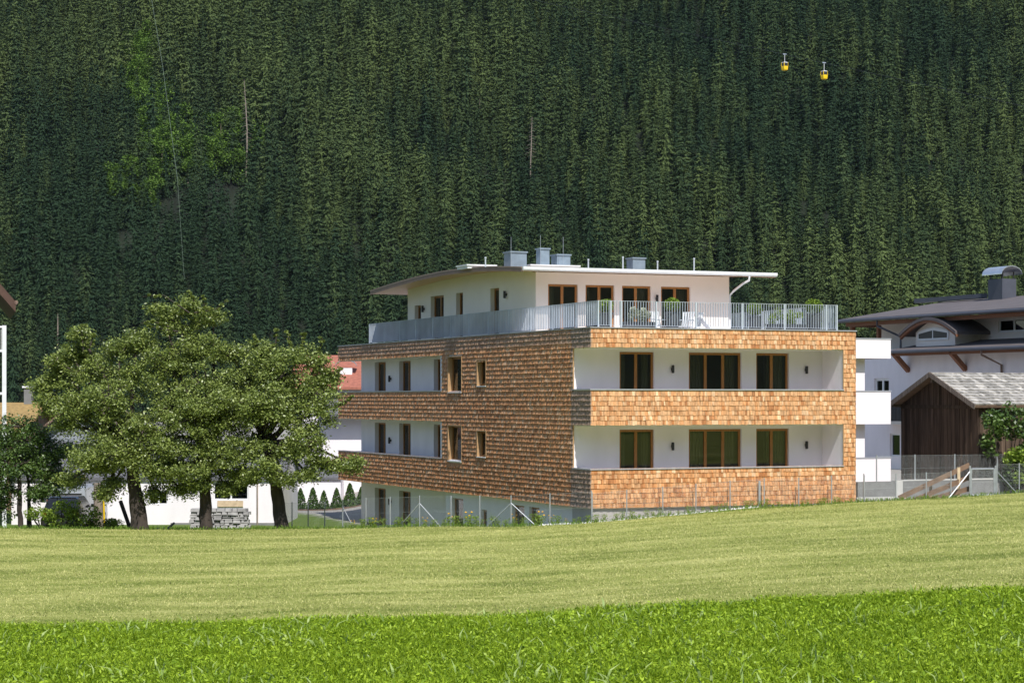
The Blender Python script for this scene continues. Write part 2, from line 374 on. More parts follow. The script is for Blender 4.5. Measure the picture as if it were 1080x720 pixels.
# ---------------------------------------------------------------- spruce meshes and the wood
def rotbasis(n):
    """n random orthonormal pairs"""
    a = NR.normal(size=(n, 3)); a /= np.linalg.norm(a, axis=1)[:, None]
    b = np.cross(a, NR.normal(size=(n, 3))); b /= np.linalg.norm(b, axis=1)[:, None]
    return a, b
def spruce_quads(h, rmax, layers, thin=1., rng=None):
    q = []; rg = rng
    for i in range(layers):
        t = (i+.5+rg.uniform(-.35, .35))/layers; z = h*(.10+.89*t**.97)
        r = rmax*(1-t)**.68*rg.uniform(.80, 1.15)+.10
        nb = int(6+7*(1-t)); ph = rg.uniform(0, 6.28)
        for b in range(nb):
            a = ph+6.283*b/nb+rg.uniform(-.3, .3); L = r*rg.uniform(.6, 1.2)
            dr = .40+.35*(1-t)+rg.uniform(-.1, .1); d = np.array([math.cos(a), math.sin(a), -dr]); sd = np.array([-math.sin(a), math.cos(a), 0])
            zb = z+rg.uniform(-.5, .5)
            k = max(2, int(L*1.7))
            for j in range(k):
                u = (j+.6)/k; p = np.array([0, 0, zb])+d*L*u+np.array([0, 0, .18*L*u*u])
                for side in ((-1, 1) if u > .3 else (0,)):
                    s = rg.uniform(.34, .52)*(1-.25*u)*(1.0 if rmax > 1 else .7)
                    ax = d*rg.uniform(.5, 1.)+sd*side*rg.uniform(.2, 1.)+np.array([0, 0, rg.uniform(-.6, .15)]); ax = ax/np.linalg.norm(ax)*s*1.25
                    w = np.cross(ax, np.cross(sd, d)); w = np.cross(np.cross(d, sd), ax); w = w/np.linalg.norm(w)*s*rg.uniform(.32, .5)+(sd*rg.uniform(-.25, .25)+np.array([0, 0, rg.uniform(-.25, .25)]))*s
                    c = p+sd*side*.22*L*rg.uniform(.3, 1.)
                    q += [c-ax*.8, c+w, c+ax*1.2, c-w]
    # stem wrapped in the inner twigs
    n = 7
    for i in range(n):
        a0, a1 = 6.283*i/n, 6.283*(i+1)/n; r0 = rmax*.36
        q += [np.array([r0*math.cos(a0), r0*math.sin(a0), h*.06]), np.array([r0*math.cos(a1), r0*math.sin(a1), h*.06]), np.array([.03*math.cos(a1), .03*math.sin(a1), h*.74]), np.array([.03*math.cos(a0), .03*math.sin(a0), h*.74])]
    return np.array(q)
def spruce(name, seed, h, r, L, thin=1.):
    rg = np.random.default_rng(seed); v = spruce_quads(h, r, L, thin, rg)
    o = npmesh(name, v, 4, M['spruce']); return o
protos = [spruce('spruce', 11+i, h, r, L) for i, (h, r, L) in enumerate([(16, 3.6, 17), (18.5, 4.0, 19), (14, 3.5, 15), (17, 3.2, 18), (12, 3.3, 13), (21, 3.8, 21), (14, 4.0, 16), (19, 3.3, 20)])]
for o in protos: COL.objects.unlink(o)
# places of the spruces
sp = 4.15
gx, gy = np.meshgrid(np.arange(-290, 290, sp), np.arange(520, 880, sp*1.02))
gx = gx+(np.arange(gx.shape[0])[:, None] % 2)*sp*.5
px = (gx+NR.uniform(-.48, .48, gx.shape)*sp).ravel(); py = (gy+NR.uniform(-.48, .48, gy.shape)*sp).ravel()
pz = mount(px, py)
ipx = CX+F*px/py; ipy = HY-F*(pz+12-EYE)/py
keep = (ipx > -140) & (ipx < 1220) & (ipy > -150) & (ipy < 520)
def clear(ipx, ipy):      # broadleaf gully on the upper left: fewer spruces there
    c = np.zeros_like(ipx)
    for cx, cy, rx, ry in ((148, 75, 18, 42), (156, 120, 24, 32), (178, 165, 26, 26), (242, 176, 30, 24), (205, 190, 18, 10), (140, 215, 26, 14)):
        c = np.maximum(c, 1-((ipx-cx)/rx)**2-((ipy-cy)/ry)**2)
    return c
cl = clear(ipx, ipy)
keep &= ~((cl > 0) & (NR.random(len(px)) < .72))
px, py, pz = px[keep], py[keep], pz[keep]
n = len(px); print('spruces', n)
me = bpy.data.meshes.new('spruce_wood'); me.vertices.add(n)
me.vertices.foreach_set('co', np.stack([px, py, pz-.5], -1).astype(np.float32).ravel())
def pattr(name, typ, arr):
    a = me.attributes.new(name, typ, 'POINT'); a.data.foreach_set('value' if typ != 'FLOAT_VECTOR' else 'vector', arr.ravel())
patch = fbm(px*.02, py*.02, 55)
c_ = px*.88+py*.47; e_ = px*.47-py*.88; diag = fbm(c_*.04+3*fbm(px*.01, py*.01, 91), e_*.010, 88)  # diagonal bands: stand variation that also paints gully shade into the tint
tint = np.clip(1.3*(diag-.47)+.10+.55*NR.random(n)**1.5+1.2*(patch-.46)+.45*(NR.random(n) < .04), 0, 1.25)
pattr('tint', 'FLOAT', tint.astype(np.float32))
pattr('siz', 'FLOAT', ((.68+.62*NR.random(n)**1.5)*np.clip(1+.8*(diag-.47), .88, 1.2)).astype(np.float32))
pattr('pick', 'INT', NR.integers(0, len(protos), n).astype(np.int32))
pattr('turn', 'FLOAT_VECTOR', np.stack([NR.normal(0, .03, n), NR.normal(0, .03, n), NR.uniform(0, 6.28, n)], -1).astype(np.float32))
me.update()
wood = bpy.data.objects.new('spruce_wood', me); COL.objects.link(wood)
tag(wood, 'dense dark green spruce wood covering the whole mountainside', 'forest', kind='stuff')
ng = bpy.data.node_groups.new('wood', 'GeometryNodeTree')
ng.interface.new_socket('Geometry', in_out='INPUT', socket_type='NodeSocketGeometry'); ng.interface.new_socket('Geometry', in_out='OUTPUT', socket_type='NodeSocketGeometry')
gi = ng.nodes.new('NodeGroupInput'); go = ng.nodes.new('NodeGroupOutput')
iop = ng.nodes.new('GeometryNodeInstanceOnPoints'); iop.inputs['Pick Instance'].default_value = True
jn = ng.nodes.new('GeometryNodeJoinGeometry')
for o in reversed(protos):
    oi = ng.nodes.new('GeometryNodeObjectInfo'); oi.inputs['Object'].default_value = o; oi.inputs['As Instance'].default_value = True
    ng.links.new(oi.outputs['Geometry'], jn.inputs[0])
def na(name, t):
    a = ng.nodes.new('GeometryNodeInputNamedAttribute'); a.data_type = t; a.inputs['Name'].default_value = name; return a.outputs['Attribute']
ng.links.new(gi.outputs[0], iop.inputs['Points']); ng.links.new(jn.outputs[0], iop.inputs['Instance'])
ng.links.new(na('pick', 'INT'), iop.inputs['Instance Index']); ng.links.new(na('siz', 'FLOAT'), iop.inputs['Scale']); ng.links.new(na('turn', 'FLOAT_VECTOR'), iop.inputs['Rotation'])
ng.links.new(iop.outputs[0], go.inputs[0])
md = wood.modifiers.new('wood', 'NODES'); md.node_group = ng

def hit_slope(ix, iy):
    """where the ray through an image point meets the mountainside"""
    k = (ix-CX)/F; q = (HY-iy)/F; Y = 522.
    while Y < 1200:
        if EYE+q*Y <= float(mount(np.array([k*Y]), np.array([Y]))[0]): break
        Y += 1.
    return Vector((k*Y, Y, EYE+q*Y))
# ---- standing-out trees on the slope
def leafcloud(blobs, n, s0, s1, up=.5, shell=.5):
    """n leaf quads in ellipsoid blobs [(cx,cy,cz,rx,ry,rz)], denser to the outside"""
    b = np.array(blobs, dtype=float); vol = b[:, 3]*b[:, 4]*b[:, 5]; k = NR.choice(len(b), n, p=vol/vol.sum())
    d = NR.normal(size=(n, 3)); d /= np.linalg.norm(d, axis=1)[:, None]
    r = NR.random(n)**(1/3.); r = shell*(1-(1-r)*.6)+(1-shell)*r
    c = b[k, :3]+d*r[:, None]*b[k, 3:]
    return leafquads(c, s0, s1, up)
def leafquads(c, s0, s1, up=.5, asp=.55):
    n = len(c); nn = NR.normal(size=(n, 3)); nn[:, 2] = np.abs(nn[:, 2])+up; nn /= np.linalg.norm(nn, axis=1)[:, None]
    a = np.cross(nn, NR.normal(size=(n, 3))); a /= np.linalg.norm(a, axis=1)[:, None]; b = np.cross(nn, a)
    s = NR.uniform(s0, s1, n)[:, None]
    return np.stack([c-a*s, c+b*s*asp+a*s*.1, c+a*s, c-b*s*asp+a*s*.1], 1).reshape(-1, 3)
def slope_tree(seed):
    r = random.Random(seed); root = thing('broadleaf_tree', 'light green leafy tree in the gully between the dark spruces', 'tree', group='broadleaf trees in the gully')
    MB().tube([(0, 0, -1), (.1, 0, 4), (.2, .1, 7)], [.2, .15, .08], 6).build('trunk', M['bark_grey'], root)
    bl = [(r.uniform(-2, 2), r.uniform(-2, 2), r.uniform(1.5, 9), r.uniform(1.4, 2.6), r.uniform(1.4, 2.4), r.uniform(1.2, 2.2)) for _ in range(9)]
    npmesh('crown', leafcloud(bl, 2400, .18, .36, .6, .8), 4, M['broad'], root)
    return root
st = [slope_tree(i) for i in range(3)]; nb = 0
cand = []
for _ in range(900):
    ix = R.uniform(95, 275); iy = R.uniform(55, 245)
    if clear(np.array([ix]), np.array([iy]))[0] > .05: cand.append((ix, iy))
placed = []
for ix, iy in cand:
    if len(placed) >= 100: break
    if all(math.hypot((ix-a)/8, (iy-b)/6) > 1 for a, b in placed):
        placed.append((ix, iy)); p = hit_slope(ix, iy)
        if len(placed) <= 3: r0 = st[len(placed)-1]; r0.location = p; r0.rotation_euler = (0, 0, R.uniform(0, 6))
        else: dup(st[len(placed) % 3], p, R.uniform(0, 6), scale=R.uniform(.9, 1.45))
def snag(ix, iyb, hpx, label, branches=True, lean=.02, rr=.16):
    p = hit_slope(ix, iyb); p = p*((p.y-11)/p.y); p.z = EYE+(HY-iyb)/F*p.y
    h = hpx/F*p.y; root = thing('dead_tree', label, 'tree', p)
    MB().tube([(-abs(lean)*h*.6, 0, -9), (-abs(lean)*h*.35, 0, h*.12), (lean*h*.3, 0, h*.4), (lean*h*.6, 0, h*.7), (lean*h, 0, h)], [rr*1.3, rr*1.2, rr, rr*.7, rr*.2], 6).build('trunk', M['bark_grey'], root)
    if branches:
        mb = MB()
        for i in range(40):
            z = h*(.25+.74*i/40); a = i*2.4; L = (1-z/h)*2.2+.4
            mb.tube([(lean*z, 0, z), (lean*z+math.cos(a)*L, math.sin(a)*L, z-L*.35)], [.05, .03], 4)
        mb.build('branches', M['bark_grey'], root)
snag(560, 178, 55, 'bare grey dead spruce in the middle of the wood')
snag(262, 176, 92, 'tall pale dead trunk above the gully on the upper left', True, -.05, .2)
snag(214, 156, 30, 'short bright bare trunk standing left of the tall pale dead trunk', False)
snag(233, 152, 22, 'shorter bare trunk just right of the bright bare trunk', False, 0, .13)
snag(61, 352, 22, 'thin pale bare trunk low on the far left of the wood', False, 0, .15)
snag(506, 128, 26, 'slim bare trunk left above the grey dead spruce', False, 0, .12)

# ropeway
ga = P(827.6, 57.5, 430); gb = P(869.2, 66.5, 420)
d = (ga-gb); d = d.normalized()
c1 = gb-d*220; c2 = ga+d*180
tag(MB().tube([c1, gb, ga, c2], .03, 5).build('ropeway_cable', M['dark']), 'thin dark haul cable carrying the yellow cabins across the wood', 'cable')
def cabin(loc, rz, label):
    t = thing('gondola_cabin', label, 'gondola', loc, rz, 'yellow ropeway cabins')
    b = MB()
    pr = [(.55, -4.15), (.80, -4.0), (.88, -3.5), (.88, -3.05)]
    b.lathe(pr, n=4).build('body', M['yellow'], t).rotation_euler = (0, 0, math.pi/4)
    g = MB().lathe([(.84, -3.05), (.84, -2.3), (.80, -2.15)], n=4); g.build('windows', M['dark'], t).rotation_euler = (0, 0, math.pi/4)
    for sx in (-1, 1):
        for sy in (-1, 1): MB().bar((sx*.62, sy*.62, -3.1), (sx*.58, sy*.58, -2.1), .12).build('window_post', M['yellow'], t)
    MB().lathe([(.86, -2.2), (.86, -2.08), (.5, -1.98)], n=4).build('roof', M['white_metal'], t).rotation_euler = (0, 0, math.pi/4)
    MB().tube([(0, 0, -2.0), (0, 0, -.9), (0, .0, 0)], .06, 6).build('hanger', M['white_metal'], t)
    MB().box(-.5, -.12, -.1, .5, .12, .16).build('grip', M['zinc'], t)
    return t
c = cabin(ga, .5, 'yellow cable car cabin with dark windows, the higher left one of the pair')
c.scale = (.80,)*3
dup(c, gb, .45, 'yellow cable car cabin with dark windows, the lower right one of the pair')
pa = P(155, -30, hit_slope(157, -20).y-125); pb = P(187, 188, hit_slope(187, 188).y-85)
tag(MB().tube([pa, (pa+pb)/2+Vector((.6, 0, -.6)), pb, pb+Vector((1.5, 2, -26))], .026, 5).build('power_cable', M['cable']), 'thin pale cable climbing the gully on the upper left', 'cable')

# ---------------------------------------------------------------- walls with openings
def wall(mb, x0, x1, z0, z1, y0, y1, holes=(), axis='x'):
    """wall running along an axis; holes (s0,s1,za,zb) must not overlap along the axis"""
    def bx(a, b, c, d):
        if b-a < 1e-4 or d-c < 1e-4: return
        if axis == 'x': mb.box(a, y0, c, b, y1, d)
        else: mb.box(y0, a, c, y1, b, d)
    s = x0
    for a, b, c, d in sorted(holes):
        bx(s, a, z0, z1); bx(a, b, z0, c); bx(a, b, d, z1); s = b
    bx(s, x1, z0, z1)
def window(parent, a, b, z0, z1, pos, axis='x', sign=-1, n=2, curtain=(), fm='wood_frame', fw=.075, sill=False, depth=.07, transom=None, glass='glass'):
    """frame + pane + curtain; pos is the outer plane of the frame, sign the outward direction of that plane"""
    def bx(mb, s0, s1, c, d, t0, t1):
        if axis == 'x': mb.box(s0, pos-sign*t0, c, s1, pos-sign*t1, d)
        else: mb.box(pos-sign*t0, s0, c, pos-sign*t1, s1, d)
    f = MB()
    bx(f, a, b, z1-fw, z1, 0, depth); bx(f, a, b, z0, z0+fw, 0, depth)
    bx(f, a, a+fw, z0+fw, z1-fw, 0, depth); bx(f, b-fw, b, z0+fw, z1-fw, 0, depth)
    for i in range(1, n):
        m = a+(b-a)*i/n; bx(f, m-fw*.7, m+fw*.7, z0+fw, z1-fw, 0.002, depth)
    if transom: bx(f, a+fw, b-fw, transom-.02, transom+.02, .004, depth-.004)
    w = f.build('window', M[fm], parent)
    g = MB(); bx(g, a+fw*.9, b-fw*.9, z0+fw*.9, z1-fw*.9, depth*.45, depth*.6); g.build('pane', M[glass], w)
    for s0, s1 in curtain:
        c = MB(); k = max(4, int((s1-s0)*26)); pts = []
        for i in range(k+1):
            s = s0+(s1-s0)*i/k; off = .22+.03*math.sin(i*1.9)
            pts.append((s, off))
        for i in range(k):
            (p, o1), (q, o2) = pts[i], pts[i+1]
            if axis == 'x': vs = [(p, pos-sign*o1, z0+.03), (q, pos-sign*o2, z0+.03), (q, pos-sign*o2, z1-.05), (p, pos-sign*o1, z1-.05)]
            else: vs = [(pos-sign*o1, p, z0+.03), (pos-sign*o2, q, z0+.03), (pos-sign*o2, q, z1-.05), (pos-sign*o1, p, z1-.05)]
            c.add(vs, [(0, 1, 2, 3)])
        c.build('curtain', M['curtain'], w)
    if sill:
        c = MB()
        if axis == 'x': c.box(a-.03, pos+sign*(sill), z0-.04, b+.03, pos, z0-.003)
        else: c.box(pos+sign*(sill), a-.03, z0-.04, pos, b+.03, z0-.003)
        c.build('sill', M['white_metal'], w)
    return w
def wlamp(parent, x, y, z, nx=0, ny=-1):
    m = MB(); m.box(x-.03+nx*.03, y-.03+ny*.03, z-.05, x+.03+nx*.03, y+.03+ny*.03, z+.05)
    m.lathe([(.045, z-.15), (.055, z-.13), (.055, z+.13), (.045, z+.15)], x+nx*.1, y+ny*.1, 10)
    m.build('wall_lamp', M['dark'], parent)

def shingles(mb, O, Sd, Ud, Nd, L, H, holes, course, wr, colf, t=.024, rnd=None):
    O = Vector(O); Sd = Vector(Sd); Ud = Vector(Ud); Nd = Vector(Nd); r = rnd or R
    rows = int(math.ceil(H/course-.15))
    for i in range(rows):
        z0 = i*course; z1 = min(z0+course*1.12, H); zm = z0+course*.5
        if zm > H: continue
        segs = [(0, L)]
        for a, b, c, d in holes:
            if c < zm < d:
                ns = []
                for p, q in segs:
                    if b <= p or a >= q: ns.append((p, q)); continue
                    if a > p: ns.append((p, a))
                    if b < q: ns.append((b, q))
                segs = ns
        wob = r.uniform(-.01, .01)
        for p, q in segs:
            s = p
            while s < q-.005:
                w = r.uniform(*wr); e = min(s+w, q)
                if q-e < wr[0]*.5: e = q
                zb = z0+r.uniform(-.012, .012)+wob*.5; th = t*r.uniform(.75, 1.25); zt = z1+r.uniform(-.004, .0)
                g = .003; tt = .006
                a0 = O+Sd*(s+g)+Ud*zb; a1 = O+Sd*(e-g)+Ud*zb; b0 = O+Sd*(s+g)+Ud*zt; b1 = O+Sd*(e-g)+Ud*zt
                k = Nd*th; k2 = Nd*(tt*r.uniform(.5, 1.2)); tw = Nd*r.uniform(-.003, .003)
                mb.add([a0, a1, b1, b0, a0+k+tw, a1+k-tw, b1+k2, b0+k2], [(4, 5, 6, 7), (0, 1, 5, 4), (0, 4, 7, 3), (1, 2, 6, 5), (3, 7, 6, 2)],
                       colf((s+e)/2, (zb+zt)/2, r))
                s = e
def mixc(a, b, t): return tuple(a[i]*(1-t)+b[i]*t for i in range(3))

# ================================================================ MAIN BUILDING
BW, BD = 11.24, 30.0
Z = dict(b0=.293, b0t=1.716, b1=3.30, b1t=4.635, b2=6.17, b2t=6.90)
bl = thing('apartment_house', 'apartment house clad in larch shingles with white loggias and a set back top floor', 'apartment building', CORNER, A0)
LB = .9; LY0, LY1 = 15.4, 29.1; FB = 1.6; PX = 10.69; FYR = 29.1
# floor slabs
s = MB()
for a, b in ((Z['b0']+.02, .71), (Z['b1']+.02, 3.63), (Z['b2']+.02, 6.58)):
    s.box(.06, .06, a, BW-.06, BD-.06, b)
s.build('floor_slab', M['render'], bl)
# parapets (inside white, outside shingled)
s = MB()
for a, b in ((Z['b0'], Z['b0t']), (Z['b1'], Z['b1t']), (Z['b2'], Z['b2t'])):
    b -= .03
    s.box(.03, .03, a, BW-.03, .28, b); s.box(.03, .28, a, .28, BD-.28, b); s.box(BW-.28, .28, a, BW-.03, BD-.28, b); s.box(.03, BD-.28, a, BW-.03, BD-.03, b)
s.build('parapet', M['render'], bl)
s = MB()
for b, x1 in ((Z['b0t'], PX), (Z['b1t'], PX), (Z['b2t'], BW+.03)):
    s.box(-.03, -.03, b-.027, x1, .30, b+.012)
    if b > 6: s.box(-.03, .30, b-.027, .30, BD+.03, b+.012); s.box(BW-.30, .3, b-.027, BW+.03, BD+.03, b+.012)
    else:
        s.box(-.03, .30, b-.027, .30, FB-.02, b+.012); s.box(-.03, LY0+.02, b-.027, .30, BD+.03, b+.012)
s.build('coping', M['coping'], bl)
# windows in the front loggias
def holesx(pxs, yl, zt, zb): return [(locx(a, yl), locx(b, yl), zb, zt) for a, b in pxs]
fwin = [(652, 688.5), (725, 780.5), (796, 830.5)]
w = MB()
for zf, zc in ((.71, Z['b1']+.02), (3.63, Z['b2']+.02)):
    hs = holesx(fwin, FB+.12, zf+2.42, zf+.03)
    wall(w, .15, PX, zf, zc, FB, FB+.3, hs)
    w.box(PX, .3, zf, BW-.05, FYR, zc)     # end wall beside the corner pillar
    w.box(PX, .03, (Z['b0t'] if zf < 1 else Z['b1t'])-.03, BW-.03, .3, zc)
    # left block
    s0 = [(locy(487.3, 0), locy(473, 0), zf+.93, zf+2.44), (locy(513, 0), locy(503.6, 0), zf+1.18, zf+2.25)]
    wall(w, FB+.3, LY0, zf, zc, .05, .40, s0, 'y')
    w.box(.05, FB, zf, .15, FB+.3, zc)
    # left loggia back wall
    lh = [(locy(433, LB), locy(421, LB), zf+.03, zf+2.42), (locy(406.7, LB), locy(395.3, LB), zf+.03, zf+2.42), (locy(466, LB)+.0, locy(457.5, LB), zf+.03, zf+2.42)]
    lh = [(max(a, LY0+.3), max(b, LY0+.3), c, d) for a, b, c, d in lh]; lh = [h for h in lh if h[1]-h[0] > .1]
    wall(w, LY0+.3, FYR, zf, zc, LB, LB+.35, lh, 'y')
    w.box(.4, LY0, zf, LB+.35, LY0+.3, zc)
    w.box(.05, LY0, zf, .4, LY0+.3, zc)
    w.box(LB+.35, FYR-.3, zf, PX, FYR, zc)
w.build('loggia_wall', M['render'], bl)
w = MB()
for zf, zc in ((.71, Z['b1']+.02), (3.63, Z['b2']+.02)):
    w.box(.5, 6.2, zf, PX-.01, 6.3, zc-.01); w.box(3.6, FB+.31, zf, 3.7, 6.2, zc-.01); w.box(7.6, FB+.31, zf, 7.7, 6.2, zc-.01); w.box(4.5, 6.3, zf, 4.6, FYR-.31, zc-.01)
w.build('inner_wall', M['room'], bl)
for zf in (.71, 3.63):
    for k, (a, b) in enumerate(fwin):
        x0, x1 = locx(a, FB+.12), locx(b, FB+.12)
        cu = {0: [(x0+.1, x0+.35), (x1-.4, x1-.1)], 1: [(x0+.1, x0+.75), (x1-.75, x1-.15)], 2: [(x0+.62, x1-.1)]}[k]
        window(bl, x0+.004, x1-.004, zf+.035, zf+2.415, FB+.10, n=3 if k == 1 else 2, curtain=cu, fw=.085)
    for pxl in (708.5, 849.5): wlamp(bl, locx(pxl, FB), FB, zf+1.78)
    for a, b, c0, d0 in ((487.3, 473, .93, 2.44), (513, 503.6, 1.18, 2.25)):
        y0, y1 = locy(a, 0), locy(b, 0)
        tr = MB()   # timber lining of the reveal
        zt, zb = zf+d0, zf+c0
        tr.box(-.035, y0-.03, zb-.02, .26, y0+.02, zt+.03); tr.box(-.035, y1-.02, zb-.02, .26, y1+.03, zt+.03); tr.box(-.035, y0+.02, zt-.02, .26, y1-.02, zt+.03)
        tr.build('window_lining', M['wood_trim'], bl)
        window(bl, y0+.03, y1-.03, zb+.01, zt-.03, .16, 'y', -1, n=1, fw=.07, sill=.22)
    for a, b in ((433, 421), (406.7, 395.3), (466, 457.5)):
        y0, y1 = max(locy(a, LB), LY0+.32), locy(b, LB)
        if y1-y0 > .3: window(bl, y0+.004, y1-.004, zf+.035, zf+2.415, LB+.2, 'y', -1, n=1 if y1-y0 < 1 else 2, fw=.08)
    wlamp(bl, LB, locy(412.6, LB), zf+1.6, -1, 0)
# base storey, mostly below the field edge
w = MB()
gw = [(locy(488.5, .2), locy(477, .2), -1.75, .04), (locy(513.5, .2), locy(507.5, .2), -1.2, -.3), (locy(553, .2), locy(540.5, .2), -1.75, .06), (locy(569, .2), locy(558, .2), -1.75, .06)]
gw = [(a, b, c, d) for a, b, c, d in gw]
wall(w, 1.9, LY0, -2.3, Z['b0']+.02, .2, .5, gw, 'y')
lh = [(locy(433, LB), locy(421, LB), -1.75, -.02), (locy(406.7, LB), locy(395.3, LB), -1.75, -.02)]
wall(w, LY0, FYR, -2.3, Z['b0']+.02, LB, LB+.35, lh, 'y')
w.box(.5, LY0-.3, -2.3, LB+.35, LY0-.001, Z['b0']+.02)
w.build('base_wall', M['render'], bl)
w = MB(); w.box(.12, .12, -2.3, BW-.12, .5, Z['b0']+.02); w.box(.12, .5, -2.3, .5, 1.9, Z['b0']+.02); w.box(BW-.5, .5, -2.3, BW-.12, BD-.5, Z['b0']+.02)
w.build('plinth', M['plinth'], bl)
w = MB(); w.box(4, .6, -2.3, 4.1, BD-1.5, .29); w.build('inner_wall', M['room'], bl)
for a, b, c0, d0 in gw: window(bl, a+.004, b-.004, c0+.004, d0-.004, .32, 'y', -1, n=1, fw=.07)
for a, b, c0, d0 in lh: window(bl, a+.004, b-.004, c0+.004, d0-.004, LB+.2, 'y', -1, n=2, fw=.08)
wlamp(bl, LB, locy(412.6, LB), -.6, -1, 0)
# shingle cladding
CO = .178
FA, FBc, FC, FD = (.60, .35, .18), (.52, .23, .085), (.34, .12, .035), (.76, .54, .34)
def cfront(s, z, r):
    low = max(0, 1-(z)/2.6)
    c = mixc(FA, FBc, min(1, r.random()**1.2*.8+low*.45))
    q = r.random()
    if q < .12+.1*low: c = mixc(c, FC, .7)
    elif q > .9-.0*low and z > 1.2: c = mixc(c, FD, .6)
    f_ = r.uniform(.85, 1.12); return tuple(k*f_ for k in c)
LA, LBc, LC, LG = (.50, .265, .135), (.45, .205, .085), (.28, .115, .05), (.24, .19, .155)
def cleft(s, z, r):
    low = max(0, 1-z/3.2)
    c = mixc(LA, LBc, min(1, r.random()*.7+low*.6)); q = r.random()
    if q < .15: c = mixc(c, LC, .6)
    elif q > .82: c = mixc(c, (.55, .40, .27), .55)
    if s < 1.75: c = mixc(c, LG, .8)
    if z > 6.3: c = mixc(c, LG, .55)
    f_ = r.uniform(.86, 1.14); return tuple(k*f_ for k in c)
m = MB(); b0 = Z['b0']
H = Z['b2t']-b0-.02
fh = [(-1, PX, Z['b0t']-b0-.02, Z['b1']-b0), (-1, PX, Z['b1t']-b0-.02, Z['b2']-b0)]
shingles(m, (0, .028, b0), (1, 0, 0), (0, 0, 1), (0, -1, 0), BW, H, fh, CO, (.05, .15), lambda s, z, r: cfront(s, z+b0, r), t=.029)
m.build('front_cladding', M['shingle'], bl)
m = MB(); lhs = []
for zt, zb in ((Z['b0t'], Z['b1']), (Z['b1t'], Z['b2'])):
    lhs += [(-1, FB, zt-b0-.02, zb-b0), (LY0, BD+1, zt-b0-.02, zb-b0)]
for zf in (.71, 3.63):
    for a, b, c0, d0 in ((487.3, 473, .93, 2.44), (513, 503.6, 1.18, 2.25)):
        lhs.append((locy(a, 0)-.03, locy(b, 0)+.03, zf+c0-b0-.03, zf+d0-b0+.02))
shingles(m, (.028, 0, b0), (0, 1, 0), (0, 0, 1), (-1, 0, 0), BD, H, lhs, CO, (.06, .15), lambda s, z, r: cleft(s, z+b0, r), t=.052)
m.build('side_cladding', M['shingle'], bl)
m = MB()
shingles(m, (BW-.028, 0, b0), (0, 1, 0), (0, 0, 1), (1, 0, 0), BD, H, [], CO*2, (.3, .6), lambda s, z, r: cleft(5, z+b0, r))
m.build('side_cladding', M['shingle'], bl)
# pillar inner edge and trims
m = MB()
for zt, zb in ((Z['b0t'], Z['b1']), (Z['b1t'], Z['b2'])):
    m.box(PX-.02, -.005, zt+.013, PX-.002, .04, zb-.002)
    m.box(.0, FB-.03, zt+.013, .045, FB-.002, zb-.002)
m.build('corner_trim', M['wood_trim'], bl)
m = MB()
for zb in (Z['b0'], Z['b1'], Z['b2']):
    m.box(.05, .05, zb-.03, BW-.05, .3, zb-.004); m.box(.05, .3, zb-.03, .3, FB if zb > 1 else BD-.05, zb-.004)
    if zb > 1: m.box(.05, LY0, zb-.03, .3, BD-.05, zb-.004)
    if zb > 1: m.box(.3, .3, zb-.024, PX, FB+.0, zb+.015); m.box(.3, LY0+.31, zb-.024, LB-.002, BD-.1, zb+.015)
m.build('soffit_board', M['render_warm'], bl)

# ---- top floor
PXa, PXb, PYa, PYb = .8, 9.48, 6.95, 22.0
prof = [(5.7, 9.42), (7.2, 9.53), (8.7, 9.62), (10.3, 9.69), (11.85, 9.73), (14.5, 9.75), (17.6, 9.69), (21, 9.55), (24.1, 9.37)]
def zroof(y): return float(np.interp(y, [p[0] for p in prof], [p[1] for p in prof]))
w = MB(); tw = [(577, 608.5), (616.5, 647), (655, 685.5), (696, 727)]
th = holesx(tw, PYa+.1, 8.85, 6.65)
wall(w, PXa, PXb, 6.58, zroof(PYa)-.2, PYa, PYa+.3, th)
sd = [(locy(526.3, PXa), locy(517.2, PXa), 6.9, 8.88), (locy(488.2, PXa), locy(481, PXa), 6.9, 8.88), (locy(468, PXa), locy(454.2, PXa), 6.9, 8.88), (locy(444, PXa), locy(437.2, PXa), 6.9, 8.55)]
wall(w, PYa+.3, PYb, 6.58, 9.30, PXa, PXa+.3, sd, 'y')
w.box(PXb-.3, PYa+.3, 6.58, PXb, PYb, 9.3); w.box(PXa+.3, PYb-.3, 6.58, PXb-.3, PYb, 9.2)
# gable strip up to the curved roof
for x0, x1 in ((PXa, PXa+.3), (PXb-.3, PXb)):
    poly = [(PYa+.3, 9.30)]+[(PYb, 9.30)]+[(y, zroof(y)-.17) for y in np.linspace(PYb, PYa+.3, 14)]
    w.prism(poly, 'x', x0, x1)
w.build('top_floor_wall', M['render_warm'], bl)
w = MB(); w.box(PXa+.5, PYa+4, 6.58, PXb-.5, PYa+4.1, 9.2); w.box(PXa+.3, PYa+.3, 6.58, PXb-.3, PYb-.3, 6.6); w.build('inner_wall', M['room'], bl)
for k, (a, b, c0, d0) in enumerate(th): window(bl, a+.004, b-.004, c0+.004, d0-.004, PYa+.1, n=2, fw=.085, curtain=[[(a+.1, a+.4)], [(a+.1, a+.3)], [(a+.75, b-.1)], [(b-.45, b-.1)]][k])
for a, b, c0, d0 in sd: window(bl, a+.004, b-.004, c0+.004, d0-.004, PXa+.18, 'y', -1, n=2 if b-a > 1.2 else 1, fw=.08)
wlamp(bl, locx(692, PYa), PYa, 8.35)
wlamp(bl, PXa, locy(534.5, PXa), 8.55, -1, 0); wlamp(bl, PXa, locy(447.8, PXa), 8.35, -1, 0)
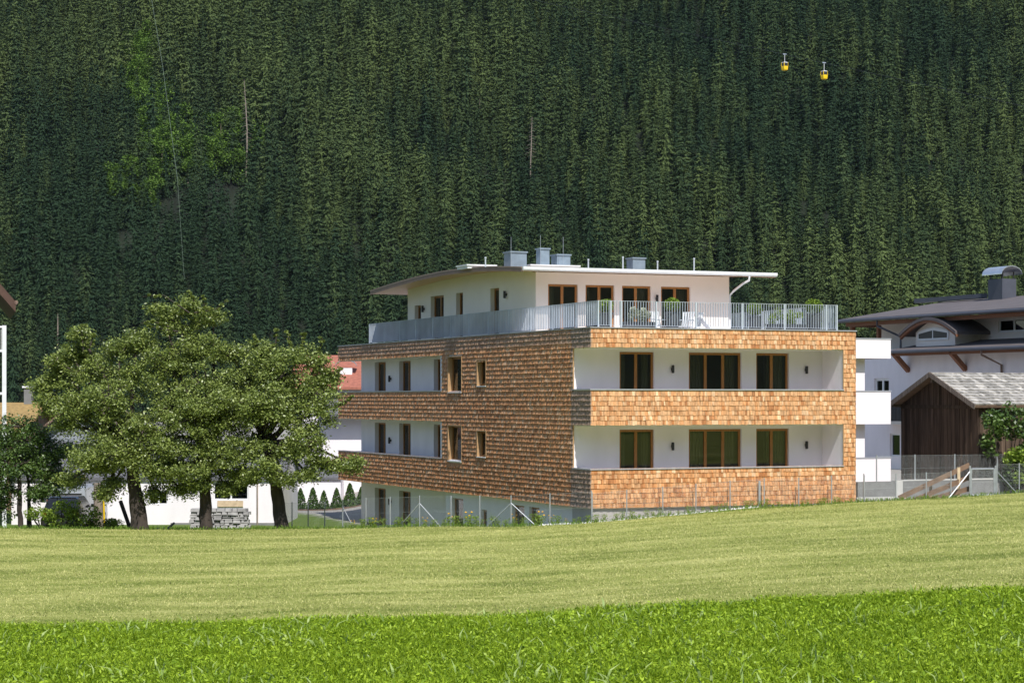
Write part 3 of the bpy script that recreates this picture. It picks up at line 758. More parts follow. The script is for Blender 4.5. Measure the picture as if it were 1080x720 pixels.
# roof
RX0, RX1 = -.32, 10.96
yy = np.linspace(5.7, 24.1, 30)
def roofz(y): return float(np.interp(y, [p[0] for p in prof], [p[1] for p in prof]))
top = [(y, roofz(y)) for y in yy]; und = [(y, roofz(y)-.17) for y in yy]
r_ = MB().prism([(y, z-.05) for y, z in top]+[(y, z) for y, z in reversed(und)], 'x', RX0+.04, RX1-.04).build('roof', M['soffit'], bl)
MB().prism([(y, z) for y, z in top]+[(y, z-.05) for y, z in reversed(top)], 'x', RX0-.02, RX1+.02).build('roof_sheet', M['roof_edge'], r_)
f = MB()
for x0, x1 in ((RX0-.01, RX0+.04), (RX1-.04, RX1+.01)): f.prism([(y, z-.052) for y, z in top]+[(y, z-.2) for y, z in reversed(top)], 'x', x0, x1)
f.build('verge_board', M['fascia'], r_)
g = MB(); gp = []
for k in range(9):
    a = math.pi*k/8; gp.append((5.62-.075*math.cos(a), 9.36-.085*math.sin(a)))
gp = gp+[(p[0]*1, p[1]) for p in []]
g.prism([(5.545, 9.425), (5.55, 9.32), (5.60, 9.27), (5.66, 9.27), (5.677, 9.425)], 'x', RX0, RX1); g.build('gutter', M['white_metal'], r_)
e0 = locx(790.5, 5.62)
d_ = MB().tube([(e0, 5.62, 9.29), (e0, 5.66, 9.1), (e0-.15, 5.9, 8.98), (PXb+.12, 6.8, 8.72), (PXb+.08, 7.05, 8.55), (PXb+.08, 7.05, 6.6)], .045, 8).build('downpipe', M['white_metal'], bl)
# things fixed on the roof
def rbox(p0, p1, ytop, yl, dep, name, m, base=None):
    x0, x1 = locx(p0, yl), locx(p1, yl); c = W((x0+x1)/2, yl); zt = zof(ytop, c.y); zb = roofz(yl)-.05
    b = MB(); b.box(x0, yl, zb, x1, yl+dep, zt-.06); b.box(x0-.04, yl-.04, zt-.06, x1+.04, yl+dep+.04, zt)
    return b.build(name, m, bl)
rbox(538.5, 555.5, 265, 8.6, .7, 'vent_box', M['zinc_blue'])
rbox(570, 579.5, 261.5, 9.2, .45, 'vent_box', M['zinc_blue'])
rbox(587.5, 601.5, 268, 9.2, .6, 'vent_box', M['zinc_blue'])
rbox(667.5, 680.5, 271.5, 9.0, .6, 'vent_box', M['zinc_blue'])
rbox(560, 611, 279.3, 8.3, 2.4, 'roof_curb', M['white_metal'])
rbox(493, 523, 279.0, 11, 1.2, 'roof_curb', M['white_metal'])
for p, yt in ((512, 271), (620.5, 273), (657, 270.5), (693.5, 275), (732, 272)):
    yl = 8.0; x = locx(p, yl); zt = zof(yt, W(x, yl).y)
    MB().lathe([(.03, roofz(yl)-.05), (.03, zt-.08), (.042, zt-.07), (.042, zt)], x, yl, 8).build('vent_pipe', M['rail_metal'], bl)
for p, yt in ((539, 250), (570, 248), (594, 250)):
    yl = 8.5; x = locx(p, yl); zt = zof(yt, W(x, yl).y)
    MB().tube([(x, yl, roofz(yl)), (x, yl, zt)], .008, 5).build('lightning_rod', M['zinc'], bl)
# railing round the terrace
RL, RF, RR, RB = .42, .25, 10.55, 26.4
zt = 7.88; zb = Z['b2t']+.012
rl = MB(); step = .108; x = RL+step
rail = MB()
for a, b in (((RL, RF), (RR, RF)), ((RL, RF), (RL, RB)), ((RR, RF), (RR, RB)), ((RL, RB), (RR, RB))):
    rail.bar((*a, zt), (*b, zt), .045, .012); rail.bar((*a, zb+.07), (*b, zb+.07), .03, .012)
k = 0
while x < RR:
    rl.box(x-.006, RF-.02, zb+.078, x+.006, RF+.02, zt-.008); x += step
y = RF+step
while y < RB:
    for xx in (RL, RR): rl.box(xx-.025, y-.006, zb+.078, xx+.025, y+.006, zt-.008)
    y += .16
ra = rail.build('railing', M['rail_metal'], bl)
rl.build('bars', M['rail_metal'], ra)
def post(x, y):
    p = MB(); p.box(x-.025, y-.03, zb-.2, x+.025, y+.03, zt+.008); p.build('post', M['rail_metal'], ra)
for q in (631, 644, 655, 692, 734, 783, 827.5, 871.5, 882.5): post(locx(q, RF), RF)
for q in np.arange(2.2, 26.5, 2.2): post(RL, q)
for q in (3, 6, 9): post(RR, q)

# ---- things on the terrace
TZ = 6.59
def place_t(px_, yl, z=TZ): return W(locx(px_, yl), yl, z)
def topiary(): 
    t = thing('potted_shrub', '', 'potted plant', group='round shrubs in tall slate pots on the terrace')
    MB().lathe([(.17, 0), (.19, .02), (.26, .80), (.28, .82), (.28, .88), (.24, .88), (.23, .84)], n=20).build('pot', M['pot'], t)
    bl_ = [(0, 0, 1.12, .30, .30, .26), (.1, .05, 1.2, .2, .2, .2), (-.12, 0, 1.1, .2, .2, .2)]
    npmesh('foliage', leafcloud(bl_, 900, .03, .055, .6, .7), 4, M['leaf_bush'], t)
    return t
tp = topiary(); tp.location = place_t(638.5, .75); tp['label'] = 'round bright shrub in a tall dark pot at the near left corner of the terrace'
dup(tp, place_t(709, .85), 1, 'round shrub in a tall dark pot between the white chairs on the terrace', 1.08)
dup(tp, place_t(796, .8), 2, 'round shrub in a tall dark pot right of the white lounger on the terrace', .98)
dup(tp, place_t(858.5, .8), 3, 'tallest bright shrub in a dark pot at the right end of the terrace', 1.12)
def planter(px0, px1, label, seed, mm):
    a = locx(px0, .7); b = locx(px1, .7); t = thing('planter_box', label, 'planter', W((a+b)/2, .9, TZ), A0, 'long planters on the terrace'); L = (b-a)/2
    bx = MB(); bx.box(-L, -.2, 0, L, .2, .52); bx.box(-L-.02, -.22, .52, L+.02, -.17, .56); bx.box(-L-.02, .17, .52, L+.02, .22, .56); bx.build('box', M['pot'], t)
    rr = random.Random(seed)
    blb = [(rr.uniform(-L*.85, L*.85), rr.uniform(-.08, .08), rr.uniform(.62, .95), .17, .15, rr.uniform(.12, .26)) for _ in range(8)]
    npmesh('foliage', leafcloud(blb, 1500, .025, .05, .4, .5), 4, mm, t)
M['silver_leaf'] = leafmat('silver_leaf', (.22, .26, .16), (.60, .62, .48), .6, .2)
planter(661, 691, 'dark planter of silvery and green plants on the left part of the terrace', 3, M['silver_leaf'])
planter(813, 851, 'dark planter of yellow green bushy plants on the right part of the terrace', 5, M['leaf_bush'])
def chair():
    t = thing('terrace_chair', '', 'chair', group='white chairs on the terrace')
    s = MB(); s.box(-.24, -.24, .42, .24, .24, .46); s.build('seat', M['white_metal'], t)
    s = MB()
    for i in range(5): s.bar((-.2+.1*i, .24, .46), (-.2+.1*i, .36, .98), .07, .02)
    s.bar((-.25, .36, .98), (.25, .36, .98), .04, .05); s.build('backrest', M['white_metal'], t)
    for sx in (-1, 1):
        for sy in (-1, 1): MB().bar((sx*.22, sy*.22, .42), (sx*.25, sy*.27, 0), .035).build('leg', M['zinc'], t)
        MB().tube([(sx*.25, .3, .7), (sx*.25, -.2, .66), (sx*.25, -.24, .44)], .018, 6).build('armrest', M['zinc'], t)
    return t
ch = chair(); ch.location = place_t(697, 1.5); ch.rotation_euler = (0, 0, A0+.3); ch['label'] = 'white chair left of the tall pot in the middle of the terrace'
dup(ch, place_t(722, 1.6), A0-.9, 'white chair directly right of the tall pot in the middle of the terrace')
dup(ch, place_t(730, 2.1), A0-1.6, 'second white chair right of the tall pot, behind the first')
t = thing('sun_lounger', 'white sun lounger with raised back on the terrace right of the chairs', 'lounger', place_t(757, 1.8), A0-.2)
s = MB(); s.box(-.3, -.3, .30, .9, .3, .35); s.build('bed', M['white_metal'], t)
MB().bar((-.3, 0, .33), (-.75, 0, .85), .58, .05, up=(0, 0, 1)).build('backrest', M['white_metal'], t)
for sx in (-.2, .8):
    for sy in (-.27, .27): MB().bar((sx, sy, .3), (sx, sy, 0), .04).build('leg', M['zinc'], t)

# ================================================================ RIGHT SIDE
# white apartment block with solid balconies
K = P(939.5, 420, 87); K.z = 0
ab = thing('white_apartment_block', 'bright white block with three solid balconies right behind the shingled house', 'apartment building', K, A0)
def zz(y, Y=87.): return zof(y, Y)
s = MB()
s.box(-4.6, 0, zz(378), 0, .18, zz(358)); s.box(-4.6, 0, zz(447), 0, .18, zz(413)); s.box(-4.6, 0, zz(509), 0, .18, zz(483))
for zb_, zt_ in ((zz(378), zz(358)), (zz(447), zz(413)), (zz(509), zz(483))): s.box(-.18, .18, zb_, 0, 1.78, zt_)
s.build('balcony_parapet', M['render'], ab)
s = MB()
for y_ in (378, 447, 509): s.box(-4.6, .18, zz(y_)+.004, -.18, 3.0, zz(y_)+.2)
s.build('balcony_floor', M['concrete_light'], ab)
s = MB()
for y_ in (358, 413, 483): s.box(-4.62, -.02, zz(y_), .02, .2, zz(y_)+.05)
s.build('coping', M['coping'], ab)
xr = -.95
s = MB(); s.box(-4.6, .5, zz(509), xr, 1.0, zz(447)-.0); s.box(-4.6, .5, zz(447)+.2, xr, 1.0, zz(378)-.0); s.build('pier', M['render'], ab)
s = MB()
h1 = [(.10-.75, .75, zz(421), zz(399)), ]
wall(s, -4.6, -.02, -2, 6.15, 2.2, 2.5, [])
s.build('wall', M['render'], ab)
0 and window(ab, -.646, -.104, zz(440)+.004, zz(399)-.004, 2.25, n=2, fm='white_metal', fw=.07, glass='blue_glass')
s = MB(); s.box(-4.6, 2.5, -2, -.02, 7, 6.1); s.build('body', M['render'], ab)

# big alpine house, long side facing left
HC = P(1080, 420, 102); HC.z = 0
hs = thing('alpine_house', 'large white alpine house with broad taupe roof, arched dormer and red brown brackets', 'house', HC, A0)
# local x = U (away from its left face), local y = V (going left in the picture)
def hy(px_, xl=0.):
    k = (px_-CX)/F; o = HC+U*xl; return (k*o.y-o.x)/(V.x-k*V.y)
def hz(px_, py_, xl=0.):
    y = hy(px_, xl); o = HC+U*xl+V*y; return zof(py_, o.y)
ze_l = hz(1080, 367, -1.2); ze_u = hz(1080, 328, -.6)
s = MB(); y1 = hy(911, 0)
lw2 = (hy(937.5, 0), hy(922, 0), hz(930, 440), hz(930, 399))
lwn = (hy(949, 0), hy(938.5, 0), hz(944, 481), hz(944, 457))
wall(s, -8, y1, -1.5, ze_l+.25, 0, .3, [lwn, lw2], 'y'); s.box(.3, -8, -1.5, 14, -7.7, ze_l+.25); s.box(.3, y1-.3, -1.5, 14, y1, ze_l+.25); s.box(.3, -7.7, ze_l, 14, y1-.3, ze_l+.2); s.box(1.6, -7.7, -1.5, 1.7, y1-.3, ze_l)
s.build('wall', M['render'], hs)
window(hs, lw2[0]+.004, lw2[1]-.004, lw2[2]+.004, lw2[3]-.004, .1, 'y', -1, n=2, fm='white_metal', fw=.12, glass='blue_glass')
wn = window(hs, lwn[0]+.004, lwn[1]-.004, lwn[2]+.004, lwn[3]-.004, .1, 'y', -1, n=1, fm='white_metal', fw=.08, glass='blue_glass')
MB().box(.22, lwn[0]+.1, (lwn[2]+lwn[3])/2, .24, lwn[1]-.1, lwn[3]-.1).build('blind', M['curtain'], wn)
bz = hz(944, 447, -.6); s = MB(); s.box(-.9, hy(954, -.9), bz, -.003, hy(925, -.9), bz+.16); s.build('balcony_floor', M['concrete_light'], hs)
s = MB(); yk_ = hy(953, -.85)
while yk_ < hy(926, -.85): s.box(-.87, yk_, bz+.16, -.83, yk_+.07, bz+1.05); yk_ += .13
s.box(-.89, hy(953, -.85), bz+1.05, -.81, hy(926, -.85), bz+1.11); s.build('balcony_railing', M['dark'], hs)
s = MB(); y2 = hy(925, 1.4)
wall(s, -8, y2, ze_l+.25, ze_u+.1, 1.4, 1.7, [(hy(1085, 1.4), hy(1053, 1.4), hz(1066, 350, 1.4), hz(1066, 336, 1.4))], 'y')
s.box(1.7, -8, ze_l+.25, 12, -7.7, ze_u); s.box(2.9, -7.7, ze_l+.25, 3.0, y2-.3, ze_u); s.box(1.7, y2-.3, ze_l+.25, 12, y2, ze_u+.1)
s.build('upper_wall', M['render_warm'], hs)
window(hs, hy(1085, 1.4)+.004, hy(1053, 1.4)-.004, hz(1066, 350, 1.4)+.004, hz(1066, 336, 1.4)-.004, 1.45, 'y', -1, n=2, fm='white_metal', fw=.09, glass='blue_glass')
# lower lean-to roof
s = MB(); ya = hy(938, -1.2)
s.prism([(-1.2, ze_l), (-1.2, ze_l+.14), (1.39, ze_l+.62), (1.39, ze_l+.40)], 'y', -9, ya); lr = s.build('lower_roof', M['roof_brown'], hs)
s = MB(); s.tube([(-1.25, -9, ze_l+.05), (-1.25, ya, ze_l+.05)], .09, 8); s.build('gutter', M['slate_box'], lr)
# upper roof: eave towards us, ridge parallel
yb = hy(884.5, -.6); rise = .13
s = MB()
xr_ = 6.5; zr_ = ze_u+.15+(xr_+.6)*.165
s.prism([(-.6, ze_u), (-.6, ze_u+.18), (xr_, zr_), (xr_*2+.6, ze_u+.18), (xr_*2+.6, ze_u), (xr_, zr_-.2)], 'y', -9, yb)
ur = s.build('upper_roof', M['roof_brown'], hs)
s = MB(); s.tube([(-.66, -9, ze_u+.07), (-.66, yb, ze_u+.07)], .085, 8); s.build('gutter', M['slate_box'], ur)
s = MB(); s.box(-.3, -9, ze_u-.22, -.1, yb-.25, ze_u-.01)
s.box(.0, yb-.6, ze_u-.25, 12, yb-.35, ze_u-.02); s.build('eave_beam', M['beam'], ur)
s = MB(); yv = hy(967, 5.9); s.box(5.7, hy(1038, 5.9), zr_-.02, 6.1, yv, zr_+.22); s.build('ridge_vent', M['slate_box'], ur)
# posts of the open far end
s = MB(); yq = hy(927, .4); s.box(.3, yq-.1, ze_l+.2, .5, yq+.1, ze_u-.2); yq2 = hy(899, .2); s.box(.1, yq2-.12, ze_u-.8, .3, yq2+.12, ze_u-.2); s.build('timber_post', M['beam'], hs)
s = MB(); s.box(-.2, y1+.02, ze_l+.1, 6, yb-1.2, ze_l+.3); s.build('loggia_floor', M['roof_brown'], hs)
# arched dormer
yd0, yd1 = hy(1017, -.2), hy(957, -.2); zc0 = hz(985, 362, -.2); zc1 = hz(985, 334.5, -.2)
def arch(a, b, z0, z1, n=14, k=1.): return [(a+(b-a)*i/n, z0+(z1-z0)*math.sin(math.pi*(.12+.76*i/n))**k) for i in range(n+1)]
ao = arch(yd0, yd1, zc0+.1, zc1, 16); ai = [(y, z-.16) for y, z in ao]
dm = MB().prism(ao+ai[::-1], 'x', -.75, 3.2).build('dormer', M['roof_brown'], hs)
MB().prism([(y, z-.165) for y, z in ao]+[(y, z-.30) for y, z in ao][::-1], 'x', -.68, -.52).build('barge_board', M['beam'], dm)
wa, wb_ = yd0+.8, yd1-.8
s = MB(); pts = [(wa, zc0-.2)]+[(wb_, zc0-.2)]+[(y, z-.17) for y, z in reversed(arch(wa, wb_, zc0+.45, zc1-.02, 12))]
s.prism(pts, 'x', -.2, 1.38); s.build('dormer_wall', M['render_warm'], dm)
q0, q1 = hy(1001, -.2), hy(968.5, -.2); zw0, zw1 = hz(985, 358.5, -.2), hz(985, 345.5, -.2)
s = MB(); wo = arch(q0, q1, zw0+.18, zw1, 12, .6); s.prism([(q0, zw0), (q1, zw0)]+wo[::-1], 'x', -.25, -.203); wd = s.build('window', M['white_metal'], dm)
for a, b in ((q0+.12, (q0+q1)/2-.05), ((q0+q1)/2+.05, q1-.12)):
    g = MB(); g.prism([(a, zw0+.1), (b, zw0+.1), (b, zw1-.14 if b < (q0+q1)/2 else zw1-.3), (a, zw1-.3 if b < (q0+q1)/2 else zw1-.14)], 'x', -.262, -.252); g.build('pane', M['dark'], wd)
# brackets and downpipes
for p_ in (950, 1010):
    y = hy(p_, -.5); s = MB(); s.bar((0, y, ze_l-.95), (-.95, y, ze_l-.02), .22, .26, up=(0, 1, 0)); s.bar((-1.1, y, ze_l-.02), (0, y, ze_l-.02), .2, .2); s.build('bracket', M['beam'], hs)
s = MB(); s.box(-1.0, -8, ze_l-.17, -.85, ya-.2, ze_l-.01); s.build('eave_beam', M['beam'], hs)
y = hy(1035, -1.2); yk = hy(1058, 0)
MB().tube([(-1.2, y, ze_l), (-1.2, y, ze_l-.25), (-.1, yk, ze_l-.75), (-.1, yk, -.5)], .06, 8).build('downpipe', M['fascia'], hs)
y = hy(925, -.6)
MB().tube([(-.6, y, ze_u), (-.6, y, ze_u-.3), (.25, y-1.0, ze_u-.9), (.25, y-1., ze_l+.3)], .06, 8).build('downpipe', M['slate_box'], hs)
# chimney with a curved cowl
cxl = 5.2; ca, cb = hy(1067, cxl), hy(1042, cxl); zt_ = hz(1054, 294, cxl)
cm = MB(); cm.box(cxl, cb-1.3, zr_-1.2, cxl+.9, cb, zt_); cm = cm.build('chimney', M['slate_box'], hs)
s = MB(); hh = []
for i in range(9): a = math.pi*i/8; hh.append((cxl+.45-.66*math.cos(a), zt_+.28+.42*math.sin(a)))
h2 = [(x*1+0, z-.05) for x, z in hh]
s.prism(hh+h2[::-1], 'y', cb-1.55, cb+.25); s.build('cowl', M['cowl'], cm)
s = MB()
for a in (cxl+.1, cxl+.8):
    for b in (cb-1.2, cb-.1): s.bar((a, b, zt_), (a, b, zt_+.4), .05)
s.build('cowl_strut', M['dark'], cm)

# weathered barn
BC = P(1033, 420, 84.5); BC.z = 0
bn = thing('timber_barn', 'dark weathered plank barn with silvery shingle roof in front of the alpine house', 'barn', BC, A0)
def by(px_, xl=0.):
    k = (px_-CX)/F; o = BC+U*xl; return (k*o.y-o.x)/(V.x-k*V.y)
bw = by(951, 0); zeav = zof(424.5, 85.0); zap = zof(394.5, 87.3); BLN = 8.
gb_ = gz(BC.x, BC.y)-.5
s = MB(); y = 0; zg = lambda y: zeav+(zap-zeav)*(1-abs(y-bw/2)/(bw/2))-.1
while y < bw-.01:
    w_ = R.uniform(.14, .24); e = min(y+w_, bw); o = R.uniform(-.012, .012); c = R.uniform(.6, 1.35); cc = (.085*c, .058*c, .042*c)
    s.prism([(y+.006, gb_), (e-.006, gb_), (e-.006, zg(e)), (y+.006, zg(y))], 'x', -.03+o, .0+o, cc); y = e
x = 0
while x < BLN:
    w_ = R.uniform(.14, .24); e = min(x+w_, BLN); o = R.uniform(-.012, .012); c = R.uniform(.6, 1.35)
    s.box(x+.006, -.03+o, gb_, e-.006, 0+o, zeav-.05, (.10*c, .07*c, .05*c)); x = e
s.build('plank_wall', M['plank'], bn)
s = MB(); s.prism([(.02, gb_), (bw, gb_), (bw, zeav-.12), (bw/2, zap-.22), (.02, zeav-.12)], 'x', .04, BLN); s.build('inner_frame', M['dark'], bn)
s = MB()
s.box(-.07, bw/2-.08, zeav-.15, -.045, bw/2+.08, zap-.2, (.10, .07, .05)); s.box(-.07, .02, zeav-.25, -.045, bw-.02, zeav-.1, (.07, .05, .035))
s.build('gable_batten', M['plank'], bn)
OV = .36; sl = (zap-zeav)/(bw/2)
for sg in (0, 1):
    mb = MB(); ym = bw/2
    Ud = Vector((0, 1, sl)).normalized() if sg == 0 else Vector((0, -1, sl)).normalized()
    Nn = Vector((0, -sl, 1)).normalized() if sg == 0 else Vector((0, sl, 1)).normalized()
    ln = (ym+OV)*math.sqrt(1+sl*sl)
    O = Vector((-.45, -OV if sg == 0 else bw+OV, zap-(ym+OV)*sl+.06))
    A = O; B = O+Ud*ln
    rf = MB().add([A-Nn*.12, A+Vector((BLN+.9, 0, 0))-Nn*.12, B+Vector((BLN+.9, 0, 0))-Nn*.12, B-Nn*.12, A, A+Vector((BLN+.9, 0, 0)), B+Vector((BLN+.9, 0, 0)), B],
                  [(0, 1, 2, 3), (4, 5, 6, 7), (0, 1, 5, 4), (1, 2, 6, 5), (2, 3, 7, 6), (3, 0, 4, 7)]).build('roof', M['brown_plank'], bn)
    shingles(mb, O+Nn*.003, (1, 0, 0), Ud, Nn, BLN+.9, ln+.02, [], .30, (.10, .3), lambda s_, z_, r: (lambda f_: (.38*f_, .36*f_, .33*f_))(r.uniform(.55, 1.25)), t=.05)
    mb.build('roof_shingles', M['roof_shingle'], rf)
    bb = MB(); bb.bar(A+Vector((-.03, 0, -.07)), B+Vector((-.03, 0, -.07)), .05, .2, up=Nn, c=(.20, .165, .14)); bb.build('verge_board', M['plank'], rf)
s = MB()
for y_ in (-.1, bw+.1, bw/2): s.box(-.4, y_-.07, (zeav-.2 if y_ != bw/2 else zap-.36), .0, y_+.07, (zeav-.05 if y_ != bw/2 else zap-.2), (.14, .11, .085))
s.build('purlin', M['plank'], bn)

# bush beside the barn
def bush(name, label, cat, loc, blobs, n, s0, s1, mm, stems=5, group=None):
    t = thing(name, label, cat, loc, 0, group)
    s = MB()
    for i in range(stems):
        b = blobs[i % len(blobs)]; s.tube([(R.uniform(-.1, .1), R.uniform(-.1, .1), -.1), (b[0]*.6, b[1]*.6, b[2]*.5), (b[0], b[1], b[2])], [.035, .025, .01], 5)
    s.build('stems', M['bark'], t)
    npmesh('foliage', leafcloud(blobs, n, s0, s1, .4, .7), 4, mm, t)
    return t
lc = P(1062, 500, 83.4)
rr = random.Random(5)
bb = [(rr.uniform(-.9, 1.0), rr.uniform(-.35, .35), rr.uniform(.4, 3.0), rr.uniform(.3, .55), .35, rr.uniform(.28, .5)) for _ in range(22)]
bb += [(-.95, -.2, 1.9, .3, .25, .14), (-.7, -.25, 1.5, .35, .25, .15), (.1, 0, 3.35, .3, .25, .25), (-.35, 0, 2.9, .35, .3, .25)]
lc.z = gz(lc.x, lc.y)+.1
bush('climbing_shrub', 'leafy green shrub growing up against the side of the plank barn', 'shrub', lc, bb, 3600, .06, .13, M['leaf_dark'], 8)
lc = P(1078, 500, 82.9); lc.z = gz(lc.x, lc.y)
bush('shrub', 'yellowish low shrub below the leafy shrub at the right edge', 'shrub', lc, [(rr.uniform(-.5, .8), rr.uniform(-.3, .3), rr.uniform(.5, 1.6), .35, .3, .3) for _ in range(9)], 1200, .05, .1, M['leaf_bush'], 5)

# low concrete wall with fence on top
w0 = P(903.5, 420, 80.9); w0.z = 0
cw = thing('concrete_wall', 'low grey concrete wall running from the shingled house past the barn', 'wall', w0, A0)
zt0 = zof(508, 81.)
def cx(px_, yl=0.):
    k = (px_-CX)/F; o = w0+V*yl; return (k*o.y-o.x)/(U.x-k*U.y)
s = MB(); s.box(.05, 0, -.3, cx(945), .25, zt0); s.box(cx(952), 0, -.3, 16, .25, zt0); s.build('wall_section', M['slab'], cw)
MB().box(cx(945)+.004, -.02, -.3, cx(952)-.004, .24, zt0+.03).build('pale_pillar', M['concrete_light'], cw)
MB().box(cx(952), -.02, zt0+.004, 16, .27, zt0+.05).build('coping', M['concrete_light'], cw)
MB().box(.0, .0, -.28, cx(946), .0-.02, gz(14, 81)+.1).build('base_strip', M['concrete_light'], cw)
def chain(mb, a, b, h, pitch=.07, r=.0008, z0=.03):
    """chain link between ground points a and b"""
    a = Vector(a); b = Vector(b); L = (b-a).length; d = (b-a)/L; L0 = math.hypot(b.x-a.x, b.y-a.y)
    nrm = Vector((-d.y, d.x, 0)).normalized()
    k = -h
    while k < L:
        for s in (1, -1):
            s0, s1 = (k, k+h) if s == 1 else (k+h, k)
            t0, t1 = 0., 1.
            lo, hi = min(s0, s1), max(s0, s1)
            if hi <= 0 or lo >= L: continue
            def cl(sv): return (sv-s0)/(s1-s0)
            ta, tb = sorted((cl(max(lo, 0)), cl(min(hi, L))))
            p = a+d*(s0+(s1-s0)*ta)+Vector((0, 0, z0+(h-z0)*ta)); q = a+d*(s0+(s1-s0)*tb)+Vector((0, 0, z0+(h-z0)*tb))
            if (q-p).length < .02: continue
            dd = (q-p).normalized(); u_ = dd.cross(nrm).normalized()
            vs = []
            for e in (p, q): vs += [e+u_*r, e-u_*r*.5+nrm*r, e-u_*r*.5-nrm*r]
            mb.add(vs, [(0, 1, 4, 3), (1, 2, 5, 4), (2, 0, 3, 5)])
        k += pitch
    for zz_ in (z0, h*.5, h): mb.bar(a+Vector((0, 0, zz_)), b+Vector((0, 0, zz_)), .004)
def fence(name, label, posts, h, braces=(), r=.022, pitch=.07):
    """posts: world base points"""
    t = thing(name, label, 'fence', posts[0]); o = posts[0]
    for i, p in enumerate(posts):
        q = p-o; MB().tube([q+Vector((0, 0, -.2)), q+Vector((0, 0, h+.04))], r, 8).build('post', M['steel'], t)
        for (bi, dr) in braces:
            if bi == i:
                dd = (posts[min(i+1, len(posts)-1)]-posts[max(i-1, 0)]); dd.z = 0; dd.normalize()
                g = p+dd*dr; g.z = gz(g.x, g.y) if h > 1.05 or True else p.z
                MB().tube([q+Vector((0, 0, h*.78)), g-o], r*.8, 6).build('brace', M['steel'], t)
    m_ = MB()
    for a, b in zip(posts[:-1], posts[1:]): chain(m_, a-o, b-o, h, pitch)
    m_.build('wire_mesh', M['wire'], t)
    return t
def onedge(px_, off=.35):
    Y = 78.
    for _ in range(20):
        X = (px_-CX)/F*Y; Y = float(np.interp(X, EX, EYY))+off
    X = (px_-CX)/F*Y; return Vector((X, Y, gz(X, Y-off)-.02))
pl_ = []
for q in (924.5, 965, 1007, 1052, 1100): 
    xl = cx(q, .12); p = w0+U*xl+V*.12; p.z = zt0; pl_.append(p)
fence('wall_top_fence', 'chain link fence on top of the low concrete wall in front of the barn', pl_, 1.0, [], .026)
fl = [Vector(((q-CX)/F*Y_, Y_, gz((q-CX)/F*Y_, Y_))) for q, Y_ in ((290, 86.5), (308, 85), (325, 83.5), (342.5, 82), (361.5, 80.6))]+[onedge(q) for q in (386, 411.5, 442.5, 475.7, 506, 539, 580, 624)]
fence('wire_fence', 'long chain link fence along the field edge left of the house corner', fl, 1.12, [(4, .9), (7, .9), (7, -.9), (10, 1.), (10, -1.)])
fr_ = [onedge(q, .45) for q in (624.6, 661, 699, 734, 770, 806, 842.4, 877, 911)]
fence('wire_fence', 'chain link fence between the field and the sunlit shingle front', fr_[0:], 1.05, [])
fq = [onedge(q, .3) for q in (911.6, 945, 977, 1003)]
fence('wire_fence', 'low chain link fence in front of the sloping brown planks', fq, 1.0, [])
fw_ = [onedge(q, .3) for q in (1051.5, 1075, 1105, 1140)]
fence('wire_fence', 'chain link fence at the right edge beyond the gate', fw_, 1.25, [(0, .95)])
# gate
g0, g1 = onedge(1024.5, .3), onedge(1048.5, .3); gt = thing('garden_gate', 'galvanised tube gate with wire mesh beside the field on the right', 'gate', g0)
d = g1-g0; zl = max(g0.z, g1.z)-g0.z; dH = Vector((d.x, d.y, 0))
fr0 = MB(); a = Vector((0, 0, zl+.06)); hgt = 1.02
pts = [a, a+dH, a+dH+Vector((0, 0, hgt)), a+Vector((0, 0, hgt))]
for i in range(4): fr0.tube([pts[i], pts[(i+1) % 4]], .026, 8)
fr0.build('gate_frame', M['steel'], gt)
mm_ = MB(); chain(mm_, a, a+dH, hgt, .06, .0011); mm_.build('wire_mesh', M['wire'], gt)
for e in (Vector((0, 0, 0))-dH.normalized()*.06, d+dH.normalized()*.06): MB().tube([e+Vector((0, 0, -.2)), e+Vector((0, 0, 1.2))], .036, 8).build('gate_post', M['steel'], gt)
MB().tube([Vector((-.05, -.02, 1.0)), onedge(1000.5, .2)-g0], .022, 6).build('brace', M['steel'], gt)
# sloping plank fence
p0 = P(948, 527, 80.6); p1 = P(1022.5, 490, 81.3)
pf = thing('plank_fence', 'brown plank fence of three boards climbing a ramp towards the gate', 'fence', (p0.x, p0.y, 0))
oo = Vector((p0.x, p0.y, 0))
for k, (e0_, e1_) in enumerate((((948, 525), (1022.5, 490)), ((962, 528), (1022.5, 503)), ((976, 528), (1022.5, 515)))):
    a = P(*e0_, 80.6+.0*k)-oo; b = P(*e1_, 81.4)-oo
    MB().bar(a, b, .04, .19, up=(0, 0, 1)).build('board', M['brown_plank'], pf)
for q, yy0 in ((1011.5, 494), (982, 508), (955, 521)):
    a = P(q, yy0, 81.2+.0)-oo; MB().box(a.x-.055, a.y+.03, gz(a.x+oo.x, a.y+oo.y)-.3, a.x+.055, a.y+.12, a.z+.05).build('post', M['post_wood'], pf)
# dark post against the shingle front (rain pipe)
e = W(locx(801, -.12), -.12); MB().box(e.x-.05, e.y-.04, gz(e.x, e.y)-.1, e.x+.05, e.y+.04, 1.22)
x_ = locx(801, -.1)
MB().tube([(x_, -.1, .1), (x_, -.1, 1.2)], .045, 8).build('downpipe', M['zinc'], bl)

